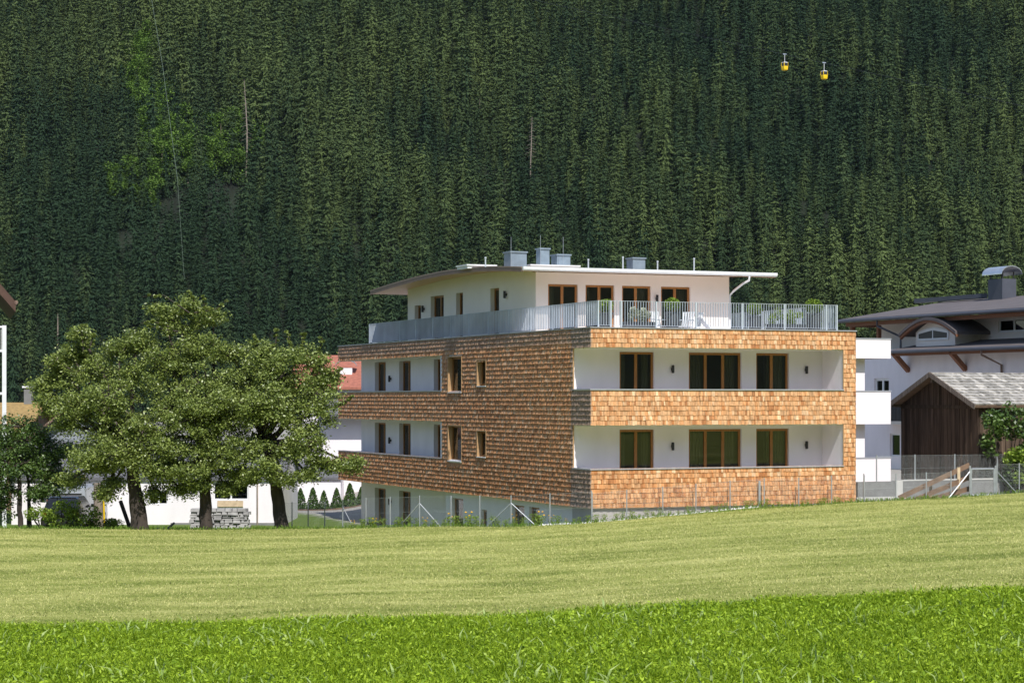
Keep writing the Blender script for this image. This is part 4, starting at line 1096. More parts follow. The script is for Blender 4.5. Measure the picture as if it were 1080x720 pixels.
# ================================================================ LEFT SIDE
def house(name, label, x0, x1, y0, y1, z0, z1, ridge, rm, wm='render', ov=.5, axis='x', holes=()):
    """simple gabled house in camera aligned axes, base at its centre"""
    cxx, cyy = (x0+x1)/2, (y0+y1)/2; t = thing(name, label, 'house', (cxx, cyy, 0))
    a, b, c, d = x0-cxx, x1-cxx, y0-cyy, y1-cyy
    s = MB(); wall(s, a, b, z0, z1, c, c+.25, holes); s.box(a, c+.25, z0, a+.25, d, z1); s.box(b-.25, c+.25, z0, b, d, z1); s.box(a+.25, d-.25, z0, b-.25, d, z1)
    if axis == 'x':
        for xx in (a, b-.25): s.prism([(c, z1), (d, z1), ((c+d)/2, ridge-.12)], 'x', xx, xx+.25)
    else:
        for yq in (c, d-.25): s.prism([(a, z1), (b, z1), ((a+b)/2, ridge-.12)], 'y', yq, yq+.25)
    s.box(a+.25, c+1.5, z0, b-.25, c+1.6, z1)
    s.build('wall', M[wm], t)
    for h in holes: window(t, h[0]+.004, h[1]-.004, h[2]+.004, h[3]-.004, c+.08, n=2 if h[1]-h[0] > .8 else 1, fm='white_metal', fw=.06, glass='blue_glass')
    r = MB()
    if axis == 'x':
        k = (ridge-z1)/((d-c)/2); ze = z1-k*ov
        r.prism([(c-ov, ze), (c-ov, ze+.14), ((c+d)/2, ridge+.14), (d+ov, ze+.14), (d+ov, ze), ((c+d)/2, ridge)], 'x', a-ov, b+ov)
    else:
        k = (ridge-z1)/((b-a)/2); ze = z1-k*ov
        r.prism([(a-ov, ze), (a-ov, ze+.14), ((a+b)/2, ridge+.14), (b+ov, ze+.14), (b+ov, ze), ((a+b)/2, ridge)], 'y', c-ov, d+ov)
    ro = r.build('roof', M[rm], t)
    return t, ro
def xat(q, Y): return (q-CX)/F*Y
# low white building behind the fruit trees
Yw = 99.
xA, xB = xat(12, Yw), xat(298, Yw); cc_ = (xA+xB)/2
hl = [(xat(225, Yw)-cc_, xat(262, Yw)-cc_, zof(527, Yw), zof(508, Yw)), (xat(157, Yw)-cc_, xat(177, Yw)-cc_, zof(532, Yw), zof(517, Yw))]
lw, lr_ = house('low_white_house', 'long low white building with grey roof behind the trunks of the fruit trees', xA, xB, Yw, Yw+7, -2.2, zof(508, Yw)+.12, zof(497, Yw)+1.2, 'roof_grey', holes=hl, ov=.12)
# its plinth, board under the window, downpipe
MB().box(hl[0][0]+.2, -3.5-.06, zof(534, Yw), hl[0][1]-.25, -3.5-.02, zof(527, Yw)-.03).build('board', M['post_wood'], lw)
MB().box(xat(180, Yw)-cc_, -3.54, -2.2, xB-cc_, -3.505, zof(551, Yw)).build('plinth', M['slab'], lw)
x_ = xat(271.5, Yw)-cc_; MB().tube([(x_, -3.56, zof(507, Yw)), (x_, -3.56, -1.8)], .035, 8).build('downpipe', M['bark_grey'], lw)
x_ = xat(68, Yw)-cc_; s = MB(); s.box(x_-.9, -4.4, zof(505, Yw), x_+1.0, -3.51, zof(500, Yw)); s.build('awning', M['orange_tile'], lw)
# red roofed house further back
Y2 = 119.; xA, xB = xat(318, Y2), xat(470, Y2); c2_ = (xA+xB)/2
h2, r2 = house('red_roofed_house', 'white house with red tiled roof left behind the shingled building', xA, xB, Y2, Y2+9, -2.4, zof(406, Y2), zof(377, Y2+4.5), 'roof_red', ov=.7)
x_ = xat(363, Y2)-c2_; s = MB(); s.box(x_-.35, -3.2, 4.6, x_+.35, -2.6, zof(388, Y2+1.5)); cm2 = s.build('chimney', M['render'], h2)
s = MB(); q = [(x_-.62+.0, 0)]; hh = [(x_-.6*math.cos(math.pi*i/8), zof(388, Y2+1.5)+.15+.32*math.sin(math.pi*i/8)) for i in range(9)]
s.prism(hh+[(a, b-.05) for a, b in hh][::-1], 'y', -3.35, -2.4); s.build('cowl', M['cowl'], cm2)
s = MB(); s.prism([(-5.6, zof(436, Y2)), (-4.4, zof(412, Y2)-.1), (-4.4, zof(412, Y2)-.3), (-5.6, zof(436, Y2)-.14)], 'x', xat(338, Y2)-c2_, 5.); s.build('lower_roof', M['roof_grey'], h2)
s = MB(); a, b = xat(318, Y2)-c2_, xat(352, Y2)-c2_; s.box(a, -5.6, zof(500, Y2), b, -4.5, zof(498, Y2)); s.box(a, -5.6, zof(498, Y2), b, -5.52, zof(489, Y2)); s.build('balcony', M['render'], h2)
# geraniums (they stand on the balcony)
gb2 = (xat(344, Y2-1.1), Y2-1.05)
t = thing('geranium_box', 'red geraniums in a box on the balcony of the red roofed house', 'flowers', (gb2[0], gb2[1], zof(489.5, Y2)))
MB().box(-.8, -.12, -.12, .8, .1, .08).build('box', M['brown_plank'], t)
npmesh('flowers', leafcloud([(-.5, 0, .2, .3, .15, .17), (0, 0, .22, .3, .15, .17), (.5, 0, .2, .3, .15, .17)], 500, .03, .06), 4, M['red'], t)
# lean-to in front of it with a tiled grey roof
Y3 = 112.; xA, xB = xat(285, Y3), xat(352, Y3)
house('garden_shed', 'white outbuilding with pale grey roof between the fruit tree and the shingled house', xA, xB, Y3+4.5, Y3+8, -2.4, zof(508, Y3)-.0, zof(498, Y3)+.35, 'roof_grey', ov=.12, axis='x')[0]
Yv = 108.
house('brown_roofed_house', 'house with a brown gabled roof and white trim hidden behind the left fruit trees', xat(48, Yv), xat(120, Yv), Yv, Yv+8, -2.2, zof(452, Yv), zof(424, Yv), 'fascia', 'zinc', axis='y', ov=.7)
Yo = 112.
ho, ro = house('ochre_roofed_house', 'house with an ochre tiled roof and a chimney at the left edge', xat(-70, Yo), xat(22, Yo), Yo, Yo+8, -2.2, zof(452, Yo), zof(437, Yo)+.5, 'orange_tile', 'brown_plank', ov=.5)
x_ = xat(12.5, Yo)-(xat(-70, Yo)+xat(22, Yo))/2; s = MB(); s.box(x_-.22, -.3, 3, x_+.22, .3, zof(409, Yo+4)); ck = s.build('chimney', M['slab'], ho); MB().box(x_-.3, -.38, zof(409, Yo+4)+.003, x_+.3, .38, zof(407, Yo+4)).build('chimney_cap', M['white_metal'], ck)
# timber house at the left edge of the frame
Yh = 92.; ex = xat(16.5, Yh); ze = zof(318, Yh)
th_ = thing('timber_house', 'timber house at the left edge showing its brown eaves and a steel balcony frame', 'house', (ex, Yh, 0), math.radians(15))
s = MB(); s.box(-13, 1, -2.2, -2.4, 8, ze-.3); s.build('wall', M['brown_plank'], th_)
s = MB(); s.prism([(.0, ze-.45), (.0, ze), (-7, ze+8.2), (-14, ze), (-14, ze-.45), (-7, ze+7.6)], 'y', 0, 9); rr_ = s.build('roof', M['beam_dark'], th_)
MB().tube([(.02, 0, ze-.03), (.02, 9, ze-.03)], .09, 8).build('gutter', M['fascia'], rr_)
s = MB(); xs_ = -.50; ya_ = -.5
def fz(q): return zof(q, Yh-.7)
s.box(xs_-.09, ya_, -2, xs_+.09, ya_+.18, fz(343)); 
for q0_, q1_ in ((345.5, 343.5), (371, 368.5), (416, 413.5)): s.box(xs_-3, ya_, fz(q0_), xs_-.09, ya_+.15, fz(q1_)); s.box(xs_-.09, ya_+.18, fz(q0_), xs_+.09, 1.0, fz(q1_))
bf = s.build('balcony_frame', M['white_metal'], th_)
s = MB()
for i in range(24): s.box(xs_-2.9+i*.12, ya_+.06, fz(368.5), xs_-2.88+i*.12, ya_+.08, fz(345.5))
s.build('bars', M['white_metal'], bf)

# thujas in a row
def thuja():
    t = thing('thuja', 'small dark green cone shaped thuja in the hedge row before the white wall', 'shrub', group='young thujas in a row by the white wall')
    MB().tube([(0, 0, -.1), (0, 0, .5)], .04, 6).build('trunk', M['bark'], t)
    c = []; 
    for _ in range(1500):
        z = NR.random()**1.3; r = .40*(1-z)**.75+.03; a = NR.random()*6.28; r *= NR.random()**.3; c.append((r*math.cos(a), r*math.sin(a), .05+z*1.15))
    npmesh('foliage', leafquads(np.array(c), .035, .07, .1), 4, M['thuja'], t)
    return t
th0 = thuja()
for i, (q, hh_) in enumerate(((301, 1.0), (317, .95), (330, .98), (341.5, .85), (355, .92), (369, 1.05), (381, .8))):
    Y_ = 114.-i*.1; X_ = xat(q, Y_); o = th0 if i == 0 else dup(th0)
    o.location = (X_, Y_, gz(X_, Y_)); o.rotation_euler = (0, 0, i*1.3); o.scale = (hh_*.95, hh_*.95, hh_)
# red-brown soil beds on the lawn
def patch_sheet(name, cxp, cyp, rx, ry, m, seed, lab=None, n=26, dz=.012):
    v = [(cxp, cyp, gz(cxp, cyp)+dz)]; f = []
    rr = random.Random(seed)
    for ring in (.4, .75, 1.):
        for k in range(n):
            a = 2*math.pi*k/n; w_ = ring*(1+.18*math.sin(3*a+seed)+rr.uniform(-.06, .06)); x, y = cxp+rx*w_*math.cos(a), cyp+ry*w_*math.sin(a); v.append((x, y, gz(x, y)+dz*(1 if ring < 1 else .5)))
    for k in range(n): f.append((0, 1+k, 1+(k+1) % n))
    for r_i in range(2):
        for k in range(n): f.append((1+r_i*n+k, 1+(r_i+1)*n+k, 1+(r_i+1)*n+(k+1) % n, 1+r_i*n+(k+1) % n))
    o = MB().add(v, f).build(name, m); return tag(o, kind='structure')
patch_sheet('soil', xat(345, 84), 84.5, 1.2, .9, M['soil'], 1)
patch_sheet('soil', xat(340, 112.5), 113.2, 3.6, .7, M['soil'], 2)

# stacked stones
sx0, sx1 = xat(198, 92), xat(264, 92)
t = thing('dry_stone_stack', 'grey dry stacked stone wall below the window of the low white building', 'stone wall', ((sx0+sx1)/2, 92.3, gz(-12, 92)-.1))
s = MB(); L_ = (sx1-sx0); z = 0; rs = random.Random(9)
for row in range(8):
    x = -L_/2+rs.uniform(0, .1); hgt_ = rs.uniform(.09, .15); xe = L_/2-rs.uniform(0, .15)
    while x < xe:
        w_ = rs.uniform(.18, .5); tilt = rs.uniform(-.05, .05); dy = rs.uniform(-.06, .06); g = rs.uniform(.7, 1.2)
        x1_ = min(x+w_, xe)
        s.add([(x+.01, -.25+dy, z+.008), (x1_-.01, -.25+dy, z+tilt*.3+.008), (x1_-.01, .25, z+.008), (x+.01, .25, z+.008), (x+.03, -.22+dy, z+hgt_), (x1_-.04, -.23+dy, z+hgt_+tilt*.3), (x1_-.02, .25, z+hgt_), (x+.02, .25, z+hgt_)],
              [(0, 3, 2, 1), (4, 5, 6, 7), (0, 1, 5, 4), (1, 2, 6, 5), (2, 3, 7, 6), (3, 0, 4, 7)]); x = x1_
    z += hgt_
s.build('stones', M['stone'], t)

# parked vehicles behind the shrubs
def car(loc, rz, label, paint, L=4.2, Wd=1.75, H=1.48, van=False):
    t = thing('parked_van' if van else 'parked_car', label, 'van' if van else 'car', loc, rz)
    if van: side = [(-L/2, .35), (-L/2, 1.1), (-L/2+.08, H-.05), (-L/2+.3, H), (L/2-1.4, H), (L/2-.75, 1.15), (L/2-.05, .95), (L/2, .5), (L/2-.05, .3), (-L/2+.1, .28)]
    else: side = [(-L/2, .35), (-L/2, .75), (-L/2+.12, .95), (L/2-1.1, .98), (L/2-.15, .80), (L/2, .55), (L/2-.05, .3), (-L/2+.1, .28)]
    def loft(sec, wf, nm, m, par):
        mb = MB(); n = len(sec); ws = (-1, -.93, .93, 1); vs = []
        for w_ in ws:
            k = 1 if abs(w_) < .95 else .96
            for x, z in sec: vs.append((x*k, w_*Wd/2*wf(z), .62+(z-.62)*k))
        fs = [tuple(range(n)), tuple(range(3*n, 4*n))[::-1]]
        for j in range(3):
            for i in range(n): fs.append((j*n+i, j*n+(i+1) % n, (j+1)*n+(i+1) % n, (j+1)*n+i))
        return mb.add(vs, fs).build(nm, m, par)
    body = loft(side, lambda z: 1-.10*max(0, z-.9), 'body', paint, t)
    if not van:
        cab = [(-L/2+.15, .93), (-L/2+.55, H-.06), (-L/2+.9, H), (L/2-2.1, H-.02), (L/2-1.15, .95)]
        loft(cab, lambda z: .98-.30*max(0, z-.9), 'cabin', M['black_paint'], t)
        MB().add([(-L/2+.62, -Wd*.36, H-.03), (-L/2+.62, Wd*.36, H-.03), (L/2-2.1, Wd*.36, H+.015), (L/2-2.1, -Wd*.36, H+.015)], [(0, 1, 2, 3)]).build('roof', paint, t)
        MB().add([(-L/2+.17, -Wd*.40, .99), (-L/2+.17, Wd*.40, .99), (-L/2+.50, Wd*.36, H-.12), (-L/2+.50, -Wd*.36, H-.12)], [(0, 1, 2, 3)]).build('rear_window', M['black_paint'], t)
    else:
        MB().box(-L/2-.005, -Wd*.36, 1.05, -L/2+.03, Wd*.36, H-.3).build('rear_window', M['black_paint'], t)
    for sx in (-L/2+.8, L/2-.85):
        for sy in (-1, 1):
            w_ = MB(); w_.tube([(sx, sy*(Wd/2-.2), .32), (sx, sy*(Wd/2+.01), .32)], .32, 18); w_ = w_.build('wheel', M['tyre'], t)
            MB().tube([(sx, sy*(Wd/2), .32), (sx, sy*(Wd/2+.02), .32)], .2, 12).build('rim', M['zinc'], w_)
    for sy in (-1, 1):
        MB().box(-L/2-.02, sy*(Wd/2-.22), .7 if not van else .95, -L/2+.05, sy*(Wd/2-.03), .88 if not van else 1.35).build('tail_light', M['lamp_orange'], t)
        MB().box(L/2-1.5, sy*(Wd/2), .95, L/2-1.35, sy*(Wd/2+.16), 1.08).build('mirror', paint, t)
    MB().box(-L/2-.05, -Wd*.45, .32, -L/2+.1, Wd*.45, .55).build('bumper', M['dark'] if not van else paint, t)
    return t
vx = xat(63.5, 88); car((vx, 88+2, gz(vx, 90)-.02), math.pi/2, 'black parked car half hidden behind the yellow green shrubs', M['black_paint'], Wd=1.55)
vx = xat(71, 94); car((vx, 94+2.3, gz(vx, 95)-.05), math.pi/2, 'pale van with orange tail light parked behind the black car', M['silver_paint'], L=4.8, Wd=1.85, H=1.95, van=True)

# fruit trees -------------------------------------------------------
def fruit_tree(label, trunk, rt, blobs, nleaf, mm, seed, sz=(.035, .072), lt=.30, shoots=(), stand=None):
    rg = random.Random(seed); base = trunk[0]; t = thing('fruit_tree', label, 'tree', base, 0, 'old fruit trees at the edge of the field')
    tr = [Vector(p)-Vector(base) for p in trunk]; tr[0].z -= .15
    n = len(tr); s = MB()
    # denser trunk path with slight wobble
    pts = []; rad = []
    for i in range(n-1):
        for k in range(4):
            u = k/4; p = tr[i].lerp(tr[i+1], u); g = (i+u)/(n-1)
            pts.append(p+Vector((rg.uniform(-.03, .03), rg.uniform(-.03, .03), 0))); rad.append(rt*((1.2 if g == 0 else 1)-.55*g)*rg.uniform(.92, 1.08))
    pts.append(tr[-1]); rad.append(rt*.4)
    s.tube(pts, rad, 12); s.build('trunk', M['bark'], t, True)
    lim = MB(); top0 = tr[-1]; tips = []; nsh = []
    for b in blobs:
        c = Vector(b[:3]); rr_ = Vector(b[3:6]); st_ = tr[-1].lerp(tr[-2], rg.uniform(0, .7))
        mid = st_.lerp(c, .5)+Vector((rg.uniform(-.25, .25), rg.uniform(-.25, .25), rg.uniform(0, .4)))
        lim.tube([st_, mid, c], [rt*.36, rt*.22, rt*.10], 7)
        dn = b[6] if len(b) > 6 else 1.; k = int(30*dn*rr_.x*rr_.y*rr_.z/1.0)+14
        for i in range(k):
            d = Vector((rg.gauss(0, 1), rg.gauss(0, 1), rg.gauss(0, 1))).normalized(); u = rg.random()**.45
            p = c+Vector((d.x*rr_.x, d.y*rr_.y, d.z*rr_.z))*u*(1.+.12*rg.gauss(0, 1)); tips.append(p)
            if i % 3 == 0: lim.tube([c.lerp(p, .05), c.lerp(p, .55)+Vector((0, 0, .08)), p], [.035, .022, .008], 4, caps=False)
    for q in shoots:
        pts_ = [P(q[i], q[i+1], base.y+.2)-Vector(base) for i in range(0, len(q), 2)]
        if len(pts_) == 2: pts_.insert(1, (pts_[0]+pts_[1])/2+Vector((.04, 0, .05)))
        lim.tube(pts_, [.03, .018, .008], 4)
        for i in range(7):
            u = (i/7)*2; k_ = min(int(u), 1); p = pts_[k_].lerp(pts_[k_+1], u-k_); tips.append(p+Vector((rg.uniform(-.08, .08), rg.uniform(-.1, .1), rg.uniform(-.05, .08))))
            nsh.append(len(tips)-1)
    lim.build('limbs', M['bark'], t)
    tips = np.array([tuple(p) for p in tips]); k = NR.integers(0, len(tips), nleaf)
    off = NR.normal(size=(nleaf, 3))*np.array([lt*.55, lt*.55, lt*.36])*np.where(np.isin(k, nsh), .15, 1.)[:, None]
    npmesh('crown', leafquads(tips[k]+off, *sz, .35), 4, mm, t)
    return t
def wp(px_, py_, Y): return P(px_, py_, Y)
def blobs_from(base, lst):
    out = []
    for q in lst:
        px_, py_, Y, rp, rz_ = q[:5]; c = P(px_, py_, Y)-base; r = rp/F*Y; z = rz_/F*Y
        out.append((c.x, c.y, c.z, r, max(.7, r*.9), z, q[5] if len(q) > 5 else 1.))
    return out
def gp_(px_, Y): X = xat(px_, Y); return Vector((X, Y, gz(X, Y)))
# right tree (leaning trunk)
b = gp_(298, 80.6)
fruit_tree('leaning fruit tree with bare lower trunk, nearest to the shingled house', [b, P(292, 520, 80.6), P(284, 482, 80.7), P(276, 455, 80.8)], .30,
    blobs_from(b, [(262, 400, 81, 30, 26), (300, 395, 80.5, 32, 24), (328, 415, 80.5, 28, 24), (250, 440, 80, 28, 22), (290, 430, 79.8, 34, 24), (325, 455, 80, 24, 20), (262, 470, 79.6, 24, 14), (310, 478, 79.8, 22, 13), (345, 488, 79.8, 24, 9, 1.2), (372, 490, 79.8, 13, 7, 1.2), (325, 500, 79.6, 14, 7), (345, 400, 81, 14, 14), (245, 375, 81, 16, 14), (338, 385, 81, 14, 14), (225, 470, 79.6, 18, 14), (262, 503, 79.8, 16, 8, .7), (300, 505, 79.6, 12, 6, .6), (278, 492, 79.2, 20, 11), (318, 470, 79.4, 24, 16), (245, 480, 79.4, 20, 14), (270, 430, 79.2, 26, 20), (280, 372, 81, 24, 13), (315, 375, 81, 22, 12), (248, 500, 80, 22, 7, .8), (340, 435, 80, 18, 16)]), 64000, M['leaf_fruit'], 31, shoots=((290, 366, 291, 345), (305, 366, 302, 348), (318, 366, 320, 350), (335, 372, 340, 356), (270, 366, 266, 352), (350, 400, 362, 388), (355, 430, 372, 418)))
b = gp_(217, 80.4)
fruit_tree('upright fruit tree with dark straight trunk between the two leaning ones', [b, P(217, 525, 80.4), P(216, 490, 80.4), P(213, 455, 80.6)], .26,
    blobs_from(b, [(190, 345, 81.4, 20, 18), (172, 330, 81.6, 14, 7, 1.4), (200, 322, 81.6, 8, 10, 1.6), (225, 335, 81.6, 10, 8, .8), (215, 370, 81, 26, 18), (180, 385, 80.8, 28, 24), (220, 405, 80.4, 28, 24), (185, 430, 80, 28, 24), (225, 445, 80, 24, 22), (200, 470, 79.8, 28, 16), (222, 492, 80, 22, 12), (185, 490, 80.2, 22, 10), (238, 515, 80.2, 9, 8, .8), (205, 440, 79.2, 28, 20), (200, 498, 79.2, 24, 11), (235, 425, 79.4, 22, 18), (175, 470, 79.2, 22, 16), (150, 360, 81.2, 18, 14)]), 58000, M['leaf_fruit'], 32, shoots=((200, 330, 172, 311, 150, 313), (205, 325, 200, 305), (205, 330, 228, 326, 240, 316), (180, 345, 150, 338), (215, 330, 213, 312), (190, 350, 162, 345, 148, 340)))
b = gp_(148, 80.2)
fruit_tree('forked fruit tree with dark leaning trunk, second from the left', [b, P(144, 528, 80.2), P(139, 495, 80.3), P(141, 465, 80.4)], .34,
    blobs_from(b, [(100, 395, 81, 26, 20), (88, 372, 81.5, 14, 14, 1.2), (125, 372, 81.2, 20, 16), (140, 400, 80.6, 28, 24), (95, 430, 80.4, 28, 20), (135, 440, 79.8, 28, 22), (165, 455, 80, 24, 20), (105, 465, 80, 26, 14), (150, 480, 79.6, 26, 12), (120, 490, 80, 20, 10), (175, 500, 79.8, 18, 8), (64, 400, 81.2, 16, 14), (52, 425, 81, 14, 14), (120, 508, 80, 13, 7, .7), (163, 518, 80.3, 9, 9, .5), (75, 450, 80.5, 20, 14), (60, 385, 81.3, 10, 10), (45, 410, 81.3, 10, 12), (75, 375, 81.3, 12, 14), (85, 352, 81.3, 7, 7), (145, 360, 81, 12, 10), (190, 515, 80, 10, 7, .5), (75, 505, 80, 16, 9, .7), (112, 520, 80, 10, 7, .6), (205, 512, 79.8, 16, 8, .7), (120, 475, 79.2, 28, 16), (160, 495, 79.2, 24, 11), (92, 485, 79.3, 20, 12), (75, 430, 80, 22, 16), (115, 420, 79.5, 28, 20), (100, 490, 79.8, 16, 10)]), 64000, M['leaf_fruit'], 33, shoots=((88, 372, 86, 345, 92, 342), (95, 365, 98, 350), (62, 385, 56, 372), (52, 425, 40, 428), (130, 370, 138, 358), (75, 390, 60, 380, 50, 388)))
b = gp_(21, 82)
fruit_tree('young fruit tree with slender trunk at the left edge of the field', [b, P(21, 530, 82), P(20, 505, 82), P(20, 480, 82)], .12,
    blobs_from(b, [(5, 470, 82, 24, 20), (35, 465, 82, 24, 20), (20, 490, 81.6, 28, 18), (45, 495, 82, 20, 16), (-5, 500, 82, 20, 18), (20, 450, 82, 20, 12), (60, 475, 82.4, 16, 14), (40, 520, 82, 12, 8, .6), (-20, 470, 82, 22, 22), (5, 515, 82, 16, 10, .8), (0, 535, 82, 12, 12, .6), (52, 515, 82, 12, 9, .6)]), 20000, M['leaf_dark'], 34)
b = gp_(30.5, 84)
fruit_tree('thin dark stemmed fruit tree just behind the slender one', [b, P(30.5, 535, 84), P(30, 505, 84)], .11,
    blobs_from(b, [(40, 485, 84, 24, 18), (75, 480, 84, 18, 16), (22, 480, 84, 18, 16), (55, 500, 84, 18, 10), (70, 505, 84.4, 13, 8, .7)]), 8000, M['leaf_dark'], 35)
# bare propped trunk and yellow strip put in for the sunlight on it
t = thing('tree_stump', 'pinkish grey tree trunk in front of the low white building', 'tree trunk', gp_(103.5, 90))
MB().tube([(0, 0, -.1), (.02, 0, .6), (.0, 0, 1.4), (-.02, 0, 2.0)], [.25, .2, .2, .17], 10).build('trunk', M['bark_grey'], t)
tag(MB().tube([gp_(110, 91), gp_(109, 91)+Vector((0, 0, 1.5))], .05, 8).build('sunlit_strip', M['yellow']), 'yellow strip standing in for sunlight on the pinkish grey tree trunk', 'post')
tag(MB().bar(P(137.5, 558, 83), P(127, 528, 83.4), .12, .1).build('leaning_plank', M['bark']), 'dark plank leaning to the left of the forked fruit tree', 'plank')
t = thing('log_seat', 'small grey log bench with raised back right of the forked fruit tree', 'bench', gp_(172, 84))
MB().box(-.35, -.15, 0, .25, .15, .12).build('seat', M['stone'], t); MB().bar((.2, 0, .1), (.45, 0, .32), .25, .08).build('backrest', M['stone'], t)
# garden shrubs by the car
for i, (q, Y_, w_, h_, lab) in enumerate(((44, 81.1, .45, .7, 'reddish green low shrub left of the black car'), (66, 81, .6, .95, 'yellow green shrub right in front of the black car'), (86, 81.1, .6, .7, 'bright round shrub to the right of the black car'), (110, 81.5, .6, .25, 'low green ground cover hedge below the yellow sunlit strip'))):
    p = gp_(q, Y_); rr = random.Random(i+50)
    bb = [(rr.uniform(-w_, w_), rr.uniform(-.3, .3), rr.uniform(.2, h_), .28, .25, .22) for _ in range(9)]
    bush('garden_shrub', lab, 'shrub', p, bb, 1100, .03, .07, M['leaf_bush'], 6)

# weeds and flowers along the fence
def weed(flower, seed):
    rg = random.Random(seed); t = thing('wild_plant', '', 'wild plant', group='weeds and flowers along the fence')
    s = MB(); fl_ = []
    for i in range(7):
        a = rg.uniform(0, 6.28); L_ = rg.uniform(.3, .75); d = Vector((math.cos(a)*.25, math.sin(a)*.25, 1)).normalized()
        p0_ = Vector((math.cos(a)*.03, math.sin(a)*.03, 0)); s.tube([p0_, p0_+d*L_*.5, p0_+d*L_+Vector((0, 0, -.02))], [.008, .006, .004], 4)
        fl_.append(p0_+d*L_)
    s.build('stems', M['leaf_bush'], t)
    c = np.array([tuple(Vector((rg.gauss(0, .12), rg.gauss(0, .12), rg.uniform(.02, .5)))) for _ in range(160)])
    npmesh('leaves', leafquads(c, .03, .07, .2, .35), 4, M['leaf_bush'], t)
    if flower:
        s = MB()
        for p in fl_[:4]: s.lathe([(.01, p.z-.02), (.05, p.z), (.045, p.z+.03), (.01, p.z+.04)], p.x, p.y, 8)
        s.build('flower_heads', M['yellow_petal'], t)
    return t
w1, w2 = weed(True, 1), weed(False, 2); used = {1: False, 2: False}
LF = 'yellow orange flowering weed by the fence along the field edge'; LP = 'green leafy weed without flowers by the fence along the field edge'
for i in range(64):
    q = 372+i*8.6+R.uniform(-3, 3)
    p = onedge(q, R.uniform(.1, .7)); fl_ = q < 600 and R.random() < .4
    src, kk, lab = (w1, 1, LF) if fl_ else (w2, 2, LP)
    if used[kk]: o = dup(src)
    else: o = src; used[kk] = True
    sc = R.uniform(.45, .85) if q < 590 else R.uniform(.3, .6)
    o['label'] = lab; o.location = p; o.rotation_euler = (0, 0, R.uniform(0, 6)); o.scale = (sc,)*3
# pale stones along the front of the house
v = []; mbg = MB()
for i in range(900):
    q = R.uniform(570, 800); p = onedge(q, R.uniform(.12, 1.0) if q > 600 else R.uniform(.0, .4)); 
    s_ = R.uniform(.03, .09); p.z = gz(p.x, p.y)
    if p.z < -.9: continue
    mbg.add([p+Vector((R.uniform(.7, 1.2)*s_*dx, R.uniform(.7, 1.2)*s_*dy, R.uniform(.5, .9)*s_*dz)) for dx, dy, dz in ((1, 0, 0), (0, 1, 0), (-1, 0, 0), (0, -1, 0), (0, 0, 1), (0, 0, -1))],
            [(0, 1, 4), (1, 2, 4), (2, 3, 4), (3, 0, 4), (1, 0, 5), (2, 1, 5), (3, 2, 5), (0, 3, 5)])
tag(mbg.build('pale_gravel', M['gravel']), 'strip of pale stones at the foot of the shingle front', 'gravel', kind='stuff')

# ---------------------------------------------------------------- grass
def blades(n, xr, yr, accept, h0, h1, w0, w1, lean, mm, name, lab, cat):
    Y = np.sqrt(NR.uniform(yr[0]**2, yr[1]**2, n)); X = (NR.uniform(-1, 1, n))*(Y*.262+xr)
    k = accept(X, Y); X, Y = X[k], Y[k]; n = len(X)
    Zg = ground(X, Y); cl = fbm(X*1.3, Y*1.3, 8)
    h = NR.uniform(h0, h1, n)*(.6+.85*cl); w = NR.uniform(w0, w1, n)
    a = NR.uniform(0, 6.283, n); d = np.stack([np.cos(a), np.sin(a), 0*a], -1); ln = NR.uniform(.15, lean, n)[:, None]
    b_ = NR.uniform(0, 6.283, n); sd = np.stack([np.cos(b_), np.sin(b_), 0*a], -1)*w[:, None]*.5
    B = np.stack([X, Y, Zg-.01], -1); up = np.array([0, 0, 1.]); H_ = h[:, None]
    m1 = B+up*H_*.62+d*H_*ln*.4; tp_ = B+up*H_*(1-.25*ln)+d*H_*ln
    v = np.stack([B-sd*.6, B+sd*.6, m1+sd, m1-sd, m1-sd, m1+sd, tp_+sd*.12, tp_-sd*.12], 1).reshape(-1, 3)
    o = npmesh(name, v, 4, mm); return tag(o, lab, cat, kind='stuff')
blades(270000, 1.2, (23, 40), lambda X, Y: Y < bound_y(X)+.9*(fbm(X*1.5, Y*1.5, 4)-.5)+.5*(NR.random(len(X))**3), .11, .24, .008, .026, 1.0, M['grass_tall'], 'tall_grass', 'lush bright green uncut grass and clover in the foreground', 'grass')
blades(230000, 1.5, (37, 80.5), lambda X, Y: (Y > bound_y(X)) & (Y < np.interp(X, EX, EYY)+.1), .02, .07, .010, .024, 1.6, M['grass_mown'], 'mown_grass', 'dry yellow green stubble of the mown field', 'grass')
M['grass_lawn'] = leafmat('lawn_blade', (.08, .17, .02), (.22, .32, .05), .7, .3, spec=.15)
blades(40000, 1.5, (79, 96), lambda X, Y: (X < 3) & (Y > np.interp(X, EX, EYY)), .05, .12, .012, .03, 1.2, M['grass_lawn'], 'lawn_grass', 'green grass under the fruit trees and beyond the fence', 'grass')
# rough edge of the field
blades(60000, 1.5, (73, 83), lambda X, Y: (np.abs(Y-np.interp(X, EX, EYY)) < .35), .06, .2, .012, .03, 1.0, M['grass_lawn'], 'edge_grass', 'ragged longer grass along the rear edge of the mown field', 'grass')
M['weed_leaf'] = leafmat('weed_leaf', (.20, .32, .06), (.50, .60, .22), .5, .3, spec=.3)
blades(2600, 1.2, (23, 39), lambda X, Y: (Y < bound_y(X)) & (fbm(X*.8, Y*.8, 40) > .48), .20, .36, .020, .045, 1.1, M['weed_leaf'], 'tall_weeds', 'scattered taller pale leaves and stems standing out of the foreground grass', 'weeds')
blades(5000, 1.2, (36, 41), lambda X, Y: (Y > bound_y(X)-.2) & (Y < bound_y(X)+1.8*NR.random(len(X))**2), .06, .16, .010, .026, 1.0, M['grass_tall'], 'stray_grass', 'stray green tufts where the uncut grass meets the mown field', 'grass')
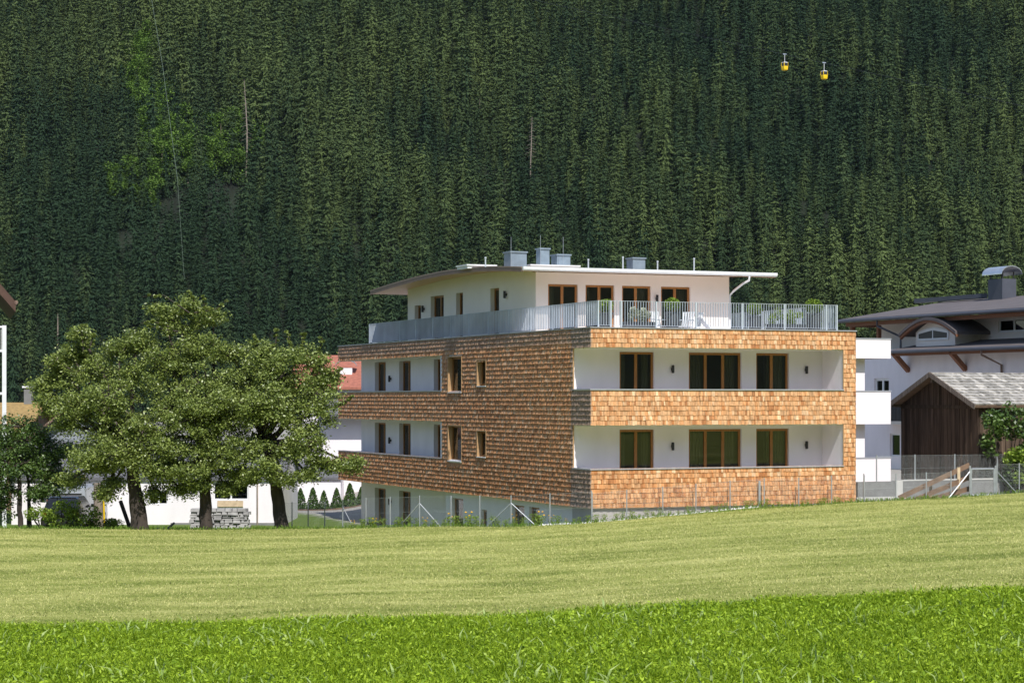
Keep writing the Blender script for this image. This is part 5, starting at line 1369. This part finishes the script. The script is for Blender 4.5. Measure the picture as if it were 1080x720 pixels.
# broad leaves in the sward
nb_ = 60000
Y = np.sqrt(NR.uniform(23**2, 39**2, nb_)); X = NR.uniform(-1, 1, nb_)*(Y*.262+1.2); k = Y < bound_y(X)+.6*(fbm(X*1.5, Y*1.5, 4)-.5); X, Y = X[k], Y[k]
c = np.stack([X, Y, ground(X, Y)+NR.uniform(.06, .21, len(X))], -1)
M['clover'] = leafmat('clover_leaf', (.14, .26, .006), (.42, .56, .04), .5, .3, spec=.3, clump=.6)
tag(npmesh('clover_leaves', leafquads(c, .014, .046, .4, .42), 4, M['clover']), 'broad clover and dandelion leaves among the uncut foreground grass', 'grass', kind='stuff')

# ---------------------------------------------------------------- air
hz_ = MB().box(-1000, -1150, -12, 1350, 960, 330); hm = bpy.data.materials.new('haze'); hm.use_nodes = True; hn = hm.node_tree; hn.nodes.clear()
ho_ = hn.nodes.new('ShaderNodeOutputMaterial'); pv = hn.nodes.new('ShaderNodeVolumePrincipled'); pv.inputs['Density'].default_value = .000022; pv.inputs['Color'].default_value = (.72, .87, 1., 1); pv.inputs['Anisotropy'].default_value = .2
hn.links.new(pv.outputs[0], ho_.inputs['Volume'])
tag(hz_.build('haze', hm), 'thin summer haze over the valley', 'haze', kind='stuff')

# ---------------------------------------------------------------- light, world, camera
nF = Vector((.3834, -.9236, 0)); nL = Vector((-.9236, -.3834, 0)); g_ = math.radians(8)
sh = (nF*math.cos(g_)+nL*math.sin(g_)).normalized(); el = math.radians(50)
sd_ = Vector((sh.x*math.cos(el), sh.y*math.cos(el), math.sin(el)))
L = bpy.data.lights.new('sun', 'SUN'); L.energy = 3.9; L.angle = math.radians(.5); L.color = (1, .965, .91)
lo = bpy.data.objects.new('sun', L); COL.objects.link(lo); lo.rotation_euler = sd_.to_track_quat('Z', 'Y').to_euler()
wd = bpy.data.worlds.new('World'); S.world = wd; wd.use_nodes = True
nt = wd.node_tree; bg = nt.nodes['Background']; sk = nt.nodes.new('ShaderNodeTexSky'); sk.sky_type = 'NISHITA'; sk.sun_disc = False
sk.sun_elevation = el; sk.sun_rotation = math.atan2(sh.x, sh.y); sk.altitude = 600
nt.links.new(sk.outputs[0], bg.inputs[0]); bg.inputs[1].default_value = .125
cam = bpy.data.cameras.new('camera'); co = bpy.data.objects.new('camera', cam); COL.objects.link(co)
co.location = (0, 0, EYE); co.rotation_euler = (math.pi/2, 0, 0); cam.lens = 36*F/1080; cam.sensor_width = 36; cam.shift_y = 60/1080
cam.clip_start = .5; cam.clip_end = 6000; S.camera = co
S.view_settings.view_transform = 'Standard'; S.view_settings.look = 'None'; S.view_settings.exposure = .43; S.view_settings.gamma = 1
S.cycles.max_bounces = 6; S.cycles.transparent_max_bounces = 12
